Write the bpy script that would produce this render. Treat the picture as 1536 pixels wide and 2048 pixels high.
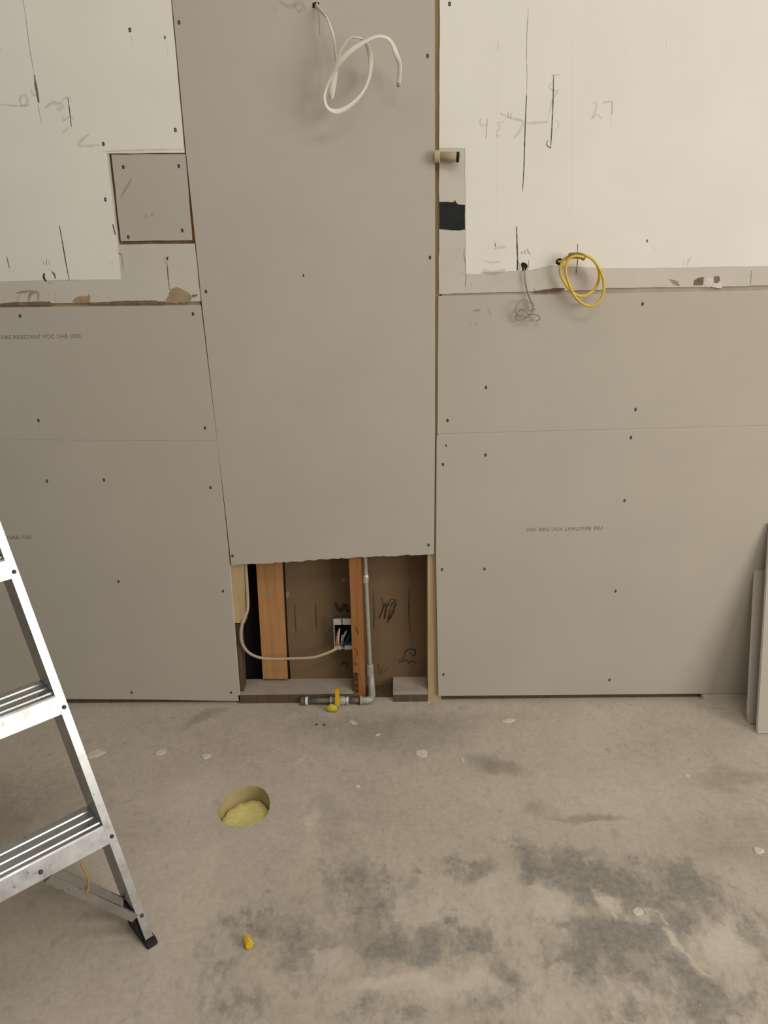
import bpy, bmesh, math, random
from mathutils import Vector, Matrix

# ------------------------------------------------------------------ camera, world, lights
for o in list(bpy.data.objects):
    bpy.data.objects.remove(o)
scene = bpy.context.scene
COL = scene.collection
random.seed(7)

cam_data = bpy.data.cameras.new('camera')
cam_data.sensor_width = 36.0
cam_data.lens = 27.07
cam = bpy.data.objects.new('camera', cam_data)
COL.objects.link(cam)
cam.matrix_world = Matrix(((0.99970, 0.01491, 0.01961, 0.0),
                           (0.01353, 0.33288, -0.94287, -2.36),
                           (-0.02059, 0.94285, 0.33257, 1.55),
                           (0, 0, 0, 1)))
scene.camera = cam

world = bpy.data.worlds.new('room_light')
scene.world = world
world.use_nodes = True
bg = world.node_tree.nodes['Background']
bg.inputs[0].default_value = (1.0, 0.93, 0.82, 1)
bg.inputs[1].default_value = 0.20


def area_light(name, loc, target, sx, sy, power, color):
    d = bpy.data.lights.new(name, 'AREA')
    d.shape = 'RECTANGLE'
    d.size, d.size_y = sx, sy
    d.energy = power
    d.color = color
    o = bpy.data.objects.new(name, d)
    COL.objects.link(o)
    o.location = loc
    o.rotation_euler = (Vector(target) - Vector(loc)).to_track_quat('-Z', 'Y').to_euler()
    return o


# ceiling fluorescent fittings of the unfinished room and the daylight of its shop front
area_light('ceiling_strip_light', (1.2, -2.2, 3.3), (1.2, -2.2, 0), 1.8, 0.8, 35, (1.0, 0.93, 0.82))
area_light('ceiling_strip_light', (-0.6, -1.3, 3.3), (-0.6, -1.3, 0), 1.8, 0.8, 10, (1.0, 0.93, 0.82))
area_light('shop_window_daylight', (3.8, -3.4, 2.1), (0.0, 0, 1.3), 2.4, 2.2, 112, (1.0, 0.94, 0.84))

scene.view_settings.view_transform = 'Standard'
scene.view_settings.look = 'None'
scene.view_settings.gamma = 1.0
scene.view_settings.use_curve_mapping = False
scene.view_settings.exposure = 0.0


# ------------------------------------------------------------------ materials
def new_mat(name):
    m = bpy.data.materials.new(name)
    m.use_nodes = True
    nt = m.node_tree
    return m, nt, nt.nodes['Principled BSDF']


def ramp(nt, stops):
    r = nt.nodes.new('ShaderNodeValToRGB')
    e = r.color_ramp.elements
    e[0].position, e[0].color = stops[0][0], (*stops[0][1], 1)
    e[1].position, e[1].color = stops[-1][0], (*stops[-1][1], 1)
    for p, c in stops[1:-1]:
        x = e.new(p)
        x.color = (*c, 1)
    return r


def noise(nt, scale, detail=4, rough=0.55, stretch=None, dist=0.0):
    t = nt.nodes.new('ShaderNodeTexCoord')
    n = nt.nodes.new('ShaderNodeTexNoise')
    n.inputs['Scale'].default_value = scale
    n.inputs['Detail'].default_value = detail
    n.inputs['Roughness'].default_value = rough
    n.inputs['Distortion'].default_value = dist
    if stretch:
        mp = nt.nodes.new('ShaderNodeMapping')
        mp.inputs['Scale'].default_value = stretch
        nt.links.new(t.outputs['Object'], mp.inputs[0])
        nt.links.new(mp.outputs[0], n.inputs['Vector'])
    else:
        nt.links.new(t.outputs['Object'], n.inputs['Vector'])
    return n


def mul(c, k):
    return tuple(min(1, v * k) for v in c)


def speckle(name, col, var=0.08, scale=6, rough=0.85, bump=0.05, bscale=120, metal=0.0, stretch=None, spec=0.3):
    m, nt, b = new_mat(name)
    n = noise(nt, scale, 5, 0.6, stretch)
    r = ramp(nt, [(0.3, mul(col, 1 - var)), (0.7, mul(col, 1 + var))])
    nt.links.new(n.outputs['Fac'], r.inputs[0])
    nt.links.new(r.outputs[0], b.inputs['Base Color'])
    b.inputs['Roughness'].default_value = rough
    b.inputs['Metallic'].default_value = metal
    b.inputs['Specular IOR Level'].default_value = spec
    if bump:
        n2 = noise(nt, bscale, 3)
        bp = nt.nodes.new('ShaderNodeBump')
        bp.inputs['Strength'].default_value = bump
        bp.inputs['Distance'].default_value = 0.002
        nt.links.new(n2.outputs['Fac'], bp.inputs['Height'])
        nt.links.new(bp.outputs[0], b.inputs['Normal'])
    return m


def wood(name, dark, light, sc=1.0, rough=0.75):
    m, nt, b = new_mat(name)
    n = noise(nt, 9 * sc, 6, 0.65, (6, 6, 0.35), 0.6)
    r = ramp(nt, [(0.28, dark), (0.5, tuple((a + c) / 2 for a, c in zip(dark, light))), (0.72, light)])
    nt.links.new(n.outputs['Fac'], r.inputs[0])
    nt.links.new(r.outputs[0], b.inputs['Base Color'])
    b.inputs['Roughness'].default_value = rough
    b.inputs['Specular IOR Level'].default_value = 0.2
    bp = nt.nodes.new('ShaderNodeBump')
    bp.inputs['Strength'].default_value = 0.15
    bp.inputs['Distance'].default_value = 0.002
    nt.links.new(n.outputs['Fac'], bp.inputs['Height'])
    nt.links.new(bp.outputs[0], b.inputs['Normal'])
    return m


def smudge(name, col, alpha, scale=60):
    """pencil or dirt rubbed thinly on a board: lets the board show through"""
    m, nt, b = new_mat(name)
    b.inputs['Base Color'].default_value = (*col, 1)
    b.inputs['Roughness'].default_value = 0.9
    b.inputs['Specular IOR Level'].default_value = 0.1
    n = noise(nt, scale, 3)
    r = ramp(nt, [(0.3, (alpha * 0.45,) * 3), (0.65, (alpha,) * 3)])
    nt.links.new(n.outputs['Fac'], r.inputs[0])
    nt.links.new(r.outputs[0], b.inputs['Alpha'])
    return m


M_DRY = speckle('grey_drywall_paper', (0.487, 0.449, 0.394), 0.03, 3.5, 0.9, 0.03, 300)
M_DRY_OLD = speckle('old_drywall_paper', (0.575, 0.54, 0.48), 0.05, 5, 0.9, 0.05, 200)
M_CORE = speckle('gypsum_core', (0.66, 0.63, 0.58), 0.1, 40, 0.95, 0.3, 150)
M_PAINT = speckle('white_wall_paint', (0.79, 0.765, 0.715), 0.03, 4, 0.75, 0.04, 160)
M_TORN = speckle('torn_brown_paper', (0.36, 0.27, 0.175), 0.2, 40, 0.95, 0.3, 150)
M_TORN2 = speckle('torn_dark_paper', (0.20, 0.14, 0.11), 0.3, 40, 0.95, 0.3, 150)
M_BACK = speckle('brown_backing_paper', (0.19, 0.128, 0.072), 0.10, 5, 0.9, 0.05, 150)
M_WOOD_O = wood('old_orange_wood', (0.25, 0.10, 0.036), (0.40, 0.18, 0.068))
M_WOOD_L = wood('light_orange_wood', (0.40, 0.20, 0.08), (0.54, 0.295, 0.13))
M_WOOD_N = wood('new_pine', (0.40, 0.29, 0.145), (0.56, 0.43, 0.25))
M_WOOD_B = wood('olive_old_wood', (0.20, 0.145, 0.075), (0.30, 0.225, 0.125))
M_WOOD_D = wood('dark_old_wood', (0.085, 0.06, 0.04), (0.15, 0.105, 0.07))
M_DUSTY = speckle('dusty_plate', (0.39, 0.34, 0.29), 0.15, 14, 0.95, 0.2, 120)
M_DARK = speckle('void_shade_black', (0.012, 0.011, 0.010), 0.2, 8, 0.95, 0)  # near-black colour stands in for the shade of open recesses
M_BLACK = speckle('black_membrane', (0.016, 0.019, 0.018), 0.3, 60, 0.8, 0.4, 220)
M_SCREW = speckle('black_phosphate_screw', (0.045, 0.04, 0.035), 0.2, 90, 0.55, 0, metal=0.4)
M_DIMPLE = speckle('pressed_paper', (0.22, 0.195, 0.17), 0.2, 90, 0.9, 0)
M_PENCIL = smudge('pencil_line', (0.05, 0.047, 0.045), 0.9)
M_PENCIL2 = smudge('light_pencil_line', (0.14, 0.13, 0.12), 0.45)
M_FAINT = smudge('rubbed_pencil', (0.22, 0.205, 0.18), 0.17, 40)
M_FAINT2 = smudge('board_print_ink', (0.10, 0.09, 0.08), 0.72, 90)
M_MARKER = smudge('dark_marker', (0.03, 0.022, 0.018), 0.62, 90)
M_CABLE = speckle('white_cable_sheath', (0.72, 0.69, 0.61), 0.05, 30, 0.45, 0)
M_CABLE_C = speckle('cream_cable_sheath', (0.47, 0.40, 0.29), 0.06, 30, 0.5, 0)
M_YELLOW = speckle('yellow_cable_sheath', (0.72, 0.50, 0.075), 0.08, 30, 0.4, 0)
M_TAPE = speckle('brown_tie', (0.24, 0.165, 0.06), 0.15, 60, 0.6, 0.1)
M_GREYW = speckle('grey_wire', (0.30, 0.27, 0.23), 0.1, 60, 0.5, 0)
M_BRASS = speckle('cream_plastic_pipe', (0.50, 0.41, 0.25), 0.1, 30, 0.5, 0.05)
M_HOLE = speckle('dark_opening', (0.02, 0.015, 0.012), 0.2, 30, 0.95, 0)
M_PIPE = speckle('weathered_green_pipe', (0.40, 0.43, 0.38), 0.15, 40, 0.5, 0.1, metal=0.25)
M_PIPE_D = speckle('dull_dark_pipe', (0.16, 0.14, 0.12), 0.25, 40, 0.55, 0.1, metal=0.3)
M_ZINC = speckle('galvanised_steel', (0.58, 0.60, 0.58), 0.15, 30, 0.4, 0.05, metal=0.55)
M_PTFE = speckle('white_thread_tape', (0.80, 0.79, 0.75), 0.05, 30, 0.7, 0)
M_VALVE_Y = speckle('yellow_valve_handle', (0.75, 0.42, 0.01), 0.08, 30, 0.45, 0)
M_CONN = speckle('yellow_connector_plastic', (0.78, 0.56, 0.03), 0.06, 30, 0.5, 0)
M_TAG_Y = speckle('yellow_valve_tag', (0.58, 0.50, 0.05), 0.1, 30, 0.6, 0)
M_COPPER = speckle('copper_wire', (0.62, 0.30, 0.14), 0.1, 30, 0.4, 0, metal=0.3)
M_BLUE = speckle('dark_blue_wire', (0.03, 0.04, 0.09), 0.1, 30, 0.5, 0)
M_PLUG = speckle('yellow_fibre_insulation', (0.80, 0.73, 0.29), 0.12, 45, 0.95, 0.35, 60)
M_SLEEVE = speckle('yellowed_concrete', (0.47, 0.385, 0.21), 0.15, 14, 0.95, 0.4, 60)
M_PLASTER = speckle('dry_plaster', (0.64, 0.59, 0.50), 0.08, 60, 0.95, 0.3, 120)
M_RIVET = speckle('dull_steel_rivet', (0.085, 0.08, 0.075), 0.2, 90, 0.6, 0)
M_RUBBER = speckle('black_rubber', (0.018, 0.019, 0.022), 0.2, 40, 0.6, 0.1)
M_ORANGE = speckle('rusty_wire', (0.45, 0.25, 0.07), 0.1, 40, 0.6, 0)


def aluminium():
    m, nt, b = new_mat('scuffed_aluminium')
    n = noise(nt, 14, 6, 0.7)
    r = ramp(nt, [(0.25, (0.38, 0.39, 0.39)), (0.45, (0.49, 0.505, 0.515)), (0.75, (0.57, 0.585, 0.60))])
    nt.links.new(n.outputs['Fac'], r.inputs[0])
    n3 = noise(nt, 55, 2, 0.5)
    r3 = ramp(nt, [(0.66, (0, 0, 0)), (0.70, (1, 1, 1))])
    nt.links.new(n3.outputs['Fac'], r3.inputs[0])
    mx = nt.nodes.new('ShaderNodeMix')
    mx.data_type = 'RGBA'
    mx.inputs[7].default_value = (0.33, 0.31, 0.28, 1)
    nt.links.new(r3.outputs[0], mx.inputs[0])
    nt.links.new(r.outputs[0], mx.inputs[6])
    nt.links.new(mx.outputs[2], b.inputs['Base Color'])
    n2 = noise(nt, 30, 4, 0.6)
    r2 = ramp(nt, [(0.3, (0.24,) * 3), (0.7, (0.40,) * 3)])
    nt.links.new(n2.outputs['Fac'], r2.inputs[0])
    nt.links.new(r2.outputs[0], b.inputs['Roughness'])
    b.inputs['Metallic'].default_value = 0.93
    return m


M_ALU = aluminium()


def concrete():
    """dusty slab: pale beige dust over grey concrete, rubbed through in patches, with shade behind the ladder painted in"""
    m, nt, b = new_mat('dusty_concrete')
    L, N = nt.links.new, nt.nodes.new
    pos = N('ShaderNodeTexCoord').outputs['Object']

    def vm(op, a, v):
        x = N('ShaderNodeVectorMath')
        x.operation = op
        L(a, x.inputs[0])
        if isinstance(v, tuple):
            x.inputs[1].default_value = v
        else:
            L(v, x.inputs[1])
        return x

    def mt(op, a, c):
        x = N('ShaderNodeMath')
        x.operation = op
        for i, v in enumerate((a, c)):
            if isinstance(v, (int, float)):
                x.inputs[i].default_value = v
            else:
                L(v, x.inputs[i])
        return x.outputs[0]

    warp = noise(nt, 5, 4, 0.6)
    wv = vm('SUBTRACT', warp.outputs['Color'], (0.5, 0.5, 0.5))
    ws = vm('MULTIPLY', wv.outputs[0], (0.22, 0.22, 0))
    wp = vm('ADD', pos, ws.outputs[0]).outputs[0]

    def blobs(lst):
        acc = None
        for (x, y), sx, sy, a, k in lst:
            d = vm('SUBTRACT', wp, (x, y, 0)).outputs[0]
            mp = N('ShaderNodeMapping')
            mp.vector_type = 'TEXTURE'
            mp.inputs['Rotation'].default_value = (0, 0, math.radians(a))
            mp.inputs['Scale'].default_value = (sx, sy, 1)
            L(d, mp.inputs[0])
            fl = vm('MULTIPLY', mp.outputs[0], (1, 1, 0))
            ln = vm('LENGTH', fl.outputs[0], (0, 0, 0)).outputs['Value']
            mr = N('ShaderNodeMapRange')
            mr.interpolation_type = 'SMOOTHSTEP'
            mr.inputs['From Min'].default_value = 0.25
            mr.inputs['From Max'].default_value = 1.15
            mr.inputs['To Min'].default_value = k
            mr.inputs['To Max'].default_value = 0
            L(ln, mr.inputs['Value'])
            acc = mr.outputs[0] if acc is None else mt('ADD', acc, mr.outputs[0])
        return acc

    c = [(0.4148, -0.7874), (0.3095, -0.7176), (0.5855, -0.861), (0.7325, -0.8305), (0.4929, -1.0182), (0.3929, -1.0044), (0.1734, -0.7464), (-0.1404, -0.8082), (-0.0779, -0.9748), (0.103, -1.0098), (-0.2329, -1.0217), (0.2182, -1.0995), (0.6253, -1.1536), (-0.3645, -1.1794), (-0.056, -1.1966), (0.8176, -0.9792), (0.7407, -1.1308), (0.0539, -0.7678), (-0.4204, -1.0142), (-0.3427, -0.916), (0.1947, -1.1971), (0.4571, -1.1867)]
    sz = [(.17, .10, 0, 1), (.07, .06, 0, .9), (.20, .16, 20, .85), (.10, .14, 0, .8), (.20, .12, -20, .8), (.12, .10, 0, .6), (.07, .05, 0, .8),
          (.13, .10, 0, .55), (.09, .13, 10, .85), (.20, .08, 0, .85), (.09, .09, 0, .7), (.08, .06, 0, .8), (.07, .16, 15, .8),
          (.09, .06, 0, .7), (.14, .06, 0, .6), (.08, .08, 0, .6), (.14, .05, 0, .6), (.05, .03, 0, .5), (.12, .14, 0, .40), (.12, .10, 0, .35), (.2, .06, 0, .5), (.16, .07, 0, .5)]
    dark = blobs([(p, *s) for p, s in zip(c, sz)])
    c = [(0.0251, -0.1949), (0.281, -0.3411), (0.5242, -0.5974), (0.3914, -0.5556), (-0.1946, -0.1355), (-1.112, -0.4972), (1.0115, -0.433), (0.9092, -0.6774), (-0.2094, -0.5901), (-0.6987, -0.0983), (0.1633, -0.1125)]  # the far-left blob behind the ladder is shade painted into the slab
    sz = [(.26, .14, 0, .55), (.13, .05, -10, .75), (.15, .02, 4, .8), (.06, .05, 30, .5), (.2, .1, 0, .4), (.25, .2, 0, .45), (.22, .05, 5, .5), (.25, .14, 0, .35),
          (.06, .12, 20, .35), (.12, .04, 40, .5), (.3, .06, 0, .3)]
    soft = blobs([(p, *s) for p, s in zip(c, sz)])
    c = [(-0.6219, -0.4808), (-0.2203, -0.6293), (0.5097, -0.4718), (-0.6203, -0.8048), (0.0612, -0.9035), (0.5013, -0.8986), (0.724, -0.9508), (0.0726, -1.1406), (0.3337, -0.9488)]
    sz = [(.16, .16, 0, .7), (.05, .16, -18, .5), (.4, .12, 0, .4), (.25, .22, 0, .4), (.16, .06, 0, .5), (.05, .07, 0, .8), (.06, .14, 20, .6), (.3, .05, 0, .6), (.08, .14, 10, .6)]
    pale = blobs([(p, *s) for p, s in zip(c, sz)])

    c = [(0.5195, -0.876), (0.0116, -0.9327), (0.2034, -1.1293), (-0.2957, -0.9876), (0.7016, -1.095), (-0.0632, -0.8087), (-0.573, -1.0908)]
    sz = [(.42, .24, 0, .75), (.36, .22, 0, .62), (.7, .10, 0, .5), (.22, .18, 0, .5), (.26, .2, 0, .5), (.2, .08, 0, .4), (.2, .1, 0, .25)]
    wide = blobs([(p, *s) for p, s in zip(c, sz)])
    c = [(0.6062, -0.9502), (0.6388, -1.0254), (0.6146, -0.9782), (0.5637, -0.9138), (0.4972, -0.8911), (0.0518, -1.123), (0.3472, -0.8749), (-0.2522, -0.5896), (-0.3392, -0.3451), (-0.1655, -0.6103), (0.2401, -0.8431), (-0.1734, -1.0416), (0.7312, -0.9924)]
    sz = [(.010, .075, 28, .45), (.009, .085, 24, .5), (.008, .05, 30, .3), (.035, .03, 0, .5), (.045, .045, 0, .6), (.22, .025, 0, .6), (.05, .09, 0, .5), (.02, .075, -22, .8), (.012, .05, -25, .7), (.03, .06, -20, .5), (.06, .12, 0, .5), (.07, .05, 0, .5), (.08, .09, 0, .5)]
    dust = blobs([(p, *s) for p, s in zip(c, sz)])

    n1 = noise(nt, 13, 8, 0.68, None, 0.3)
    n2 = noise(nt, 60, 5, 0.65)
    n3 = noise(nt, 2.2, 4, 0.55)
    n4 = noise(nt, 26, 6, 0.7, (1.0, 0.45, 1))
    # rubbed-through mask
    v = mt('ADD', mt('MULTIPLY', n1.outputs['Fac'], 2.0), mt('MULTIPLY', n4.outputs['Fac'], 1.5))
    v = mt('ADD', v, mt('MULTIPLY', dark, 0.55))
    v = mt('ADD', v, mt('MULTIPLY', wide, 0.16))
    v = mt('SUBTRACT', v, mt('MULTIPLY', pale, 0.18))
    v = mt('SUBTRACT', v, mt('MULTIPLY', dust, 0.6))
    mk = N('ShaderNodeMapRange')
    mk.interpolation_type = 'SMOOTHSTEP'
    mk.inputs['From Min'].default_value = 1.98
    mk.inputs['From Max'].default_value = 2.52
    L(v, mk.inputs['Value'])
    base = ramp(nt, [(0.30, (0.345, 0.30, 0.25)), (0.50, (0.495, 0.436, 0.368)), (0.76, (0.63, 0.565, 0.485))])
    mixv = mt('ADD', mt('MULTIPLY', n3.outputs['Fac'], 0.38), mt('MULTIPLY', n2.outputs['Fac'], 0.34))
    mixv = mt('ADD', mixv, mt('MULTIPLY', n1.outputs['Fac'], 0.34))
    mixv = mt('ADD', mixv, mt('MULTIPLY', pale, 0.13))
    mixv = mt('ADD', mixv, mt('MULTIPLY', mt('MULTIPLY', dust, n4.outputs['Fac']), 0.34))
    mixv = mt('SUBTRACT', mixv, mt('MULTIPLY', soft, 0.22))
    L(mixv, base.inputs[0])
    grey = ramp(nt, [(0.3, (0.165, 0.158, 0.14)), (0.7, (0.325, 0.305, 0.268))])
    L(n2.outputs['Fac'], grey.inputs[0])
    soft_c = N('ShaderNodeMix')
    soft_c.data_type = 'RGBA'
    soft_c.inputs[7].default_value = (0.285, 0.268, 0.225, 1)
    L(mt('MULTIPLY', mt('MULTIPLY', soft, n4.outputs['Fac']), 0.95), soft_c.inputs[0])
    L(base.outputs[0], soft_c.inputs[6])
    # thin wear: a broken film of dust around the bare patches
    n7 = noise(nt, 30, 7, 0.72, (1.0, 0.55, 1), 0.4)
    thin = mt('ADD', mt('MULTIPLY', n7.outputs['Fac'], 2.2), mt('MULTIPLY', n1.outputs['Fac'], 1.0))
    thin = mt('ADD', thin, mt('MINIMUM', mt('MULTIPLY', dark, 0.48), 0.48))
    thin = mt('ADD', thin, mt('MULTIPLY', wide, 0.25))
    thin = mt('SUBTRACT', thin, mt('MULTIPLY', pale, 0.12))
    thin = mt('SUBTRACT', thin, mt('MULTIPLY', dust, 0.5))
    tk = N('ShaderNodeMapRange')
    tk.interpolation_type = 'SMOOTHSTEP'
    tk.inputs['From Min'].default_value = 1.66
    tk.inputs['From Max'].default_value = 2.15
    L(thin, tk.inputs['Value'])
    film = N('ShaderNodeMix')
    film.data_type = 'RGBA'
    film.inputs[7].default_value = (0.285, 0.262, 0.225, 1)
    L(mt('MULTIPLY', tk.outputs[0], 0.52), film.inputs[0])
    L(soft_c.outputs[2], film.inputs[6])
    mx = N('ShaderNodeMix')
    mx.data_type = 'RGBA'
    L(mt('MULTIPLY', mk.outputs[0], 0.74), mx.inputs[0])
    L(film.outputs[2], mx.inputs[6])
    L(grey.outputs[0], mx.inputs[7])
    # little pale crumbs and dark specks
    n5 = noise(nt, 95, 2, 0.5)
    cr = ramp(nt, [(0.70, (0, 0, 0)), (0.76, (1, 1, 1))])
    L(n5.outputs['Fac'], cr.inputs[0])
    mx2 = N('ShaderNodeMix')
    mx2.data_type = 'RGBA'
    mx2.inputs[7].default_value = (0.60, 0.545, 0.46, 1)
    L(mt('MULTIPLY', cr.outputs[0], 0.45), mx2.inputs[0])
    L(mx.outputs[2], mx2.inputs[6])
    n6 = noise(nt, 42, 3, 0.6)
    dr = ramp(nt, [(0.68, (0, 0, 0)), (0.76, (1, 1, 1))])
    L(n6.outputs['Fac'], dr.inputs[0])
    mx3 = N('ShaderNodeMix')
    mx3.data_type = 'RGBA'
    mx3.inputs[7].default_value = (0.24, 0.215, 0.185, 1)
    L(mt('MULTIPLY', dr.outputs[0], 0.4), mx3.inputs[0])
    L(mx2.outputs[2], mx3.inputs[6])
    L(mx3.outputs[2], b.inputs['Base Color'])
    b.inputs['Roughness'].default_value = 0.88
    b.inputs['Specular IOR Level'].default_value = 0.25
    bp = N('ShaderNodeBump')
    bp.inputs['Strength'].default_value = 0.35
    bp.inputs['Distance'].default_value = 0.004
    nb = noise(nt, 60, 5, 0.65)
    L(nb.outputs['Fac'], bp.inputs['Height'])
    L(bp.outputs[0], b.inputs['Normal'])
    return m


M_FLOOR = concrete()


# ------------------------------------------------------------------ helpers
def link(name, me, mat, parent=None, smooth=False):
    o = bpy.data.objects.new(name, me)
    COL.objects.link(o)
    if mat is not None and not me.materials:
        me.materials.append(mat)
    if parent is not None:
        o.parent = parent
    if smooth:
        for p in me.polygons:
            p.use_smooth = True
    return o


def tag(o, label=None, cat=None, group=None, kind=None):
    if label:
        o['label'] = label
    if cat:
        o['category'] = cat
    if group:
        o['group'] = group
    if kind:
        o['kind'] = kind
    return o


def empty(name, loc=(0, 0, 0), rz=0.0):
    o = bpy.data.objects.new(name, None)
    COL.objects.link(o)
    o.location = loc
    o.rotation_euler = (0, 0, rz)
    return o


def finish(bm, name, mat, parent=None, smooth=False):
    bmesh.ops.recalc_face_normals(bm, faces=bm.faces)
    me = bpy.data.meshes.new(name)
    bm.to_mesh(me)
    bm.free()
    return link(name, me, mat, parent, smooth)


def local(o, parent):
    """keep the object's world place when its parent is an Empty standing elsewhere"""
    o.matrix_parent_inverse = Matrix.Translation(-parent.location)


def jag(pts, amp, step, closed=True, seed=1):
    """roughen the outline of a torn or knife-cut board"""
    rnd = random.Random(seed)
    out = []
    n = len(pts)
    for i in range(n if closed else n - 1):
        a, b = Vector(pts[i]), Vector(pts[(i + 1) % n])
        d = b - a
        k = max(1, min(120, int(d.length / step)))
        nr = Vector((-d.y, d.x)).normalized()
        for j in range(k):
            q = a + d * (j / k)
            if j:
                q = q + nr * rnd.uniform(-amp, amp)
            out.append((q.x, q.y))
    if not closed:
        out.append(tuple(pts[-1]))
    return out


def slab(name, pts, y0, y1, mat, parent=None, edge=None):
    """upright board: outline in x, z, from its face y0 back to y1"""
    bm = bmesh.new()
    f = [bm.verts.new((x, y0, z)) for x, z in pts]
    k = [bm.verts.new((x, y1, z)) for x, z in pts]
    bm.faces.new(f)
    bm.faces.new(k)
    for i in range(len(pts)):
        j = (i + 1) % len(pts)
        s = bm.faces.new((f[i], f[j], k[j], k[i]))
        if edge is not None:
            s.material_index = 1
    o = finish(bm, name, mat, parent)
    if edge is not None:
        o.data.materials.append(edge)
    return o


def box(name, lo, hi, mat, parent=None, bev=0.0):
    bm = bmesh.new()
    bmesh.ops.create_cube(bm, size=1)
    for v in bm.verts:
        v.co = Vector([lo[i] + (v.co[i] + 0.5) * (hi[i] - lo[i]) for i in range(3)])
    if bev:
        bmesh.ops.bevel(bm, geom=list(bm.edges), offset=bev, segments=2, affect='EDGES', profile=0.6)
    return finish(bm, name, mat, parent)


def smooth_path(pts, n=8):
    P = [Vector(p) for p in pts]
    if len(P) < 3:
        return P
    Q = [P[0] * 2 - P[1]] + P + [P[-1] * 2 - P[-2]]
    out = []
    for i in range(1, len(Q) - 2):
        p0, p1, p2, p3 = Q[i - 1:i + 3]
        for k in range(n):
            t = k / n
            out.append(0.5 * ((2 * p1) + (p2 - p0) * t + (2 * p0 - 5 * p1 + 4 * p2 - p3) * t * t + (3 * p1 - p0 - 3 * p2 + p3) * t ** 3))
    out.append(P[-1])
    return out


def sweep_bm(bm, path, ra, rb=None, sides=8, cap=True, twist=None):
    """round or oval tube along a path; ra across, rb along the running normal"""
    rb = rb or ra
    nrm = None
    rings = []
    for i, p in enumerate(path):
        a = path[max(0, i - 1)]
        c = path[min(len(path) - 1, i + 1)]
        t = (c - a).normalized()
        if nrm is None:
            up = Vector((0, -1, 0)) if abs(t.y) < 0.9 else Vector((0, 0, 1))
            nrm = (up - t * up.dot(t)).normalized()
        else:
            nrm = (nrm - t * nrm.dot(t)).normalized()
        bn = t.cross(nrm)
        tw = twist(i / max(1, len(path) - 1)) if twist else 0
        u = nrm * math.cos(tw) + bn * math.sin(tw)
        w = bn * math.cos(tw) - nrm * math.sin(tw)
        fa = ra(i / (len(path) - 1)) if callable(ra) else ra
        rings.append([bm.verts.new(p + w * (math.cos(2 * math.pi * k / sides) * fa) + u * (math.sin(2 * math.pi * k / sides) * (rb if not callable(rb) else fa))) for k in range(sides)])
    for r0, r1 in zip(rings, rings[1:]):
        for k in range(sides):
            bm.faces.new((r0[k], r0[(k + 1) % sides], r1[(k + 1) % sides], r1[k]))
    if cap:
        bm.faces.new(list(reversed(rings[0])))
        bm.faces.new(rings[-1])


def tube(name, pts, ra, mat, parent=None, rb=None, sides=8, n=8, twist=None):
    bm = bmesh.new()
    sweep_bm(bm, smooth_path(pts, n) if n > 1 else [Vector(p) for p in pts], ra, rb, sides, True, twist)
    return finish(bm, name, mat, parent, True)


def rings(name, rings_, mat, parent=None, sides=16, smooth=False):
    """lathe: list of (centre, axis-normalised, radius)"""
    bm = bmesh.new()
    rs = []
    for c, ax, r in rings_:
        c, ax = Vector(c), Vector(ax).normalized()
        u = ax.orthogonal().normalized()
        w = ax.cross(u)
        rs.append([bm.verts.new(c + u * (math.cos(2 * math.pi * k / sides) * r) + w * (math.sin(2 * math.pi * k / sides) * r)) for k in range(sides)])
    for a, c in zip(rs, rs[1:]):
        for k in range(sides):
            bm.faces.new((a[k], a[(k + 1) % sides], c[(k + 1) % sides], c[k]))
    bm.faces.new(list(reversed(rs[0])))
    bm.faces.new(rs[-1])
    return finish(bm, name, mat, parent, smooth)


MARK_LIFT = [0.0003]


def stroke(pts, w, mat, parent, y=0.0, name='pencil_mark', curve=True, taper=True):
    """flat mark drawn on an upright board"""
    MARK_LIFT[0] += 0.000004
    yy = y - MARK_LIFT[0]
    P = [Vector((x, 0, z)) for x, z in pts]
    if curve and len(P) > 2:
        P = smooth_path(P, 6)
    bm = bmesh.new()
    prev = None
    for i, p in enumerate(P):
        t = (P[min(i + 1, len(P) - 1)] - P[max(i - 1, 0)]).normalized()
        nr = Vector((-t.z, 0, t.x))
        e = i / max(1, len(P) - 1)
        k = w * 0.5 * (1 if not taper else (0.45 + 0.55 * math.sin(math.pi * min(1, max(0, 0.08 + 0.84 * e)))))
        a = bm.verts.new((p.x + nr.x * k, yy, p.z + nr.z * k))
        c = bm.verts.new((p.x - nr.x * k, yy, p.z - nr.z * k))
        if prev:
            bm.faces.new((prev[0], a, c, prev[1]))
        prev = (a, c)
    return finish(bm, name, mat, parent)


def patch(pts, mat, parent, y=0.0, t=0.0006, name='torn_paper', amp=0.0018, step=0.006, seed=3):
    return slab(name, jag(pts, amp, step, True, seed), y - t, y, mat, parent)


def screw_mesh():
    bm = bmesh.new()
    S = 12
    prof = [(0.0046, -0.0002, 0), (0.0039, -0.0003, 0), (0.0036, -0.0006, 1), (0.0018, -0.0005, 1), (0.0008, 0.0004, 1)]
    rs = []
    for r, y, mi in prof:
        rs.append(([bm.verts.new((math.cos(2 * math.pi * k / S) * r * 0.88, y, math.sin(2 * math.pi * k / S) * r * 1.3)) for k in range(S)], mi))
    for (a, _), (c, mi) in zip(rs, rs[1:]):
        for k in range(S):
            f = bm.faces.new((a[k], a[(k + 1) % S], c[(k + 1) % S], c[k]))
            f.material_index = mi
    bm.faces.new(rs[-1][0]).material_index = 1
    bmesh.ops.recalc_face_normals(bm, faces=bm.faces)
    me = bpy.data.meshes.new('screw')
    bm.to_mesh(me)
    bm.free()
    me.materials.append(M_DIMPLE)
    me.materials.append(M_SCREW)
    return me


SCREW = screw_mesh()


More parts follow.
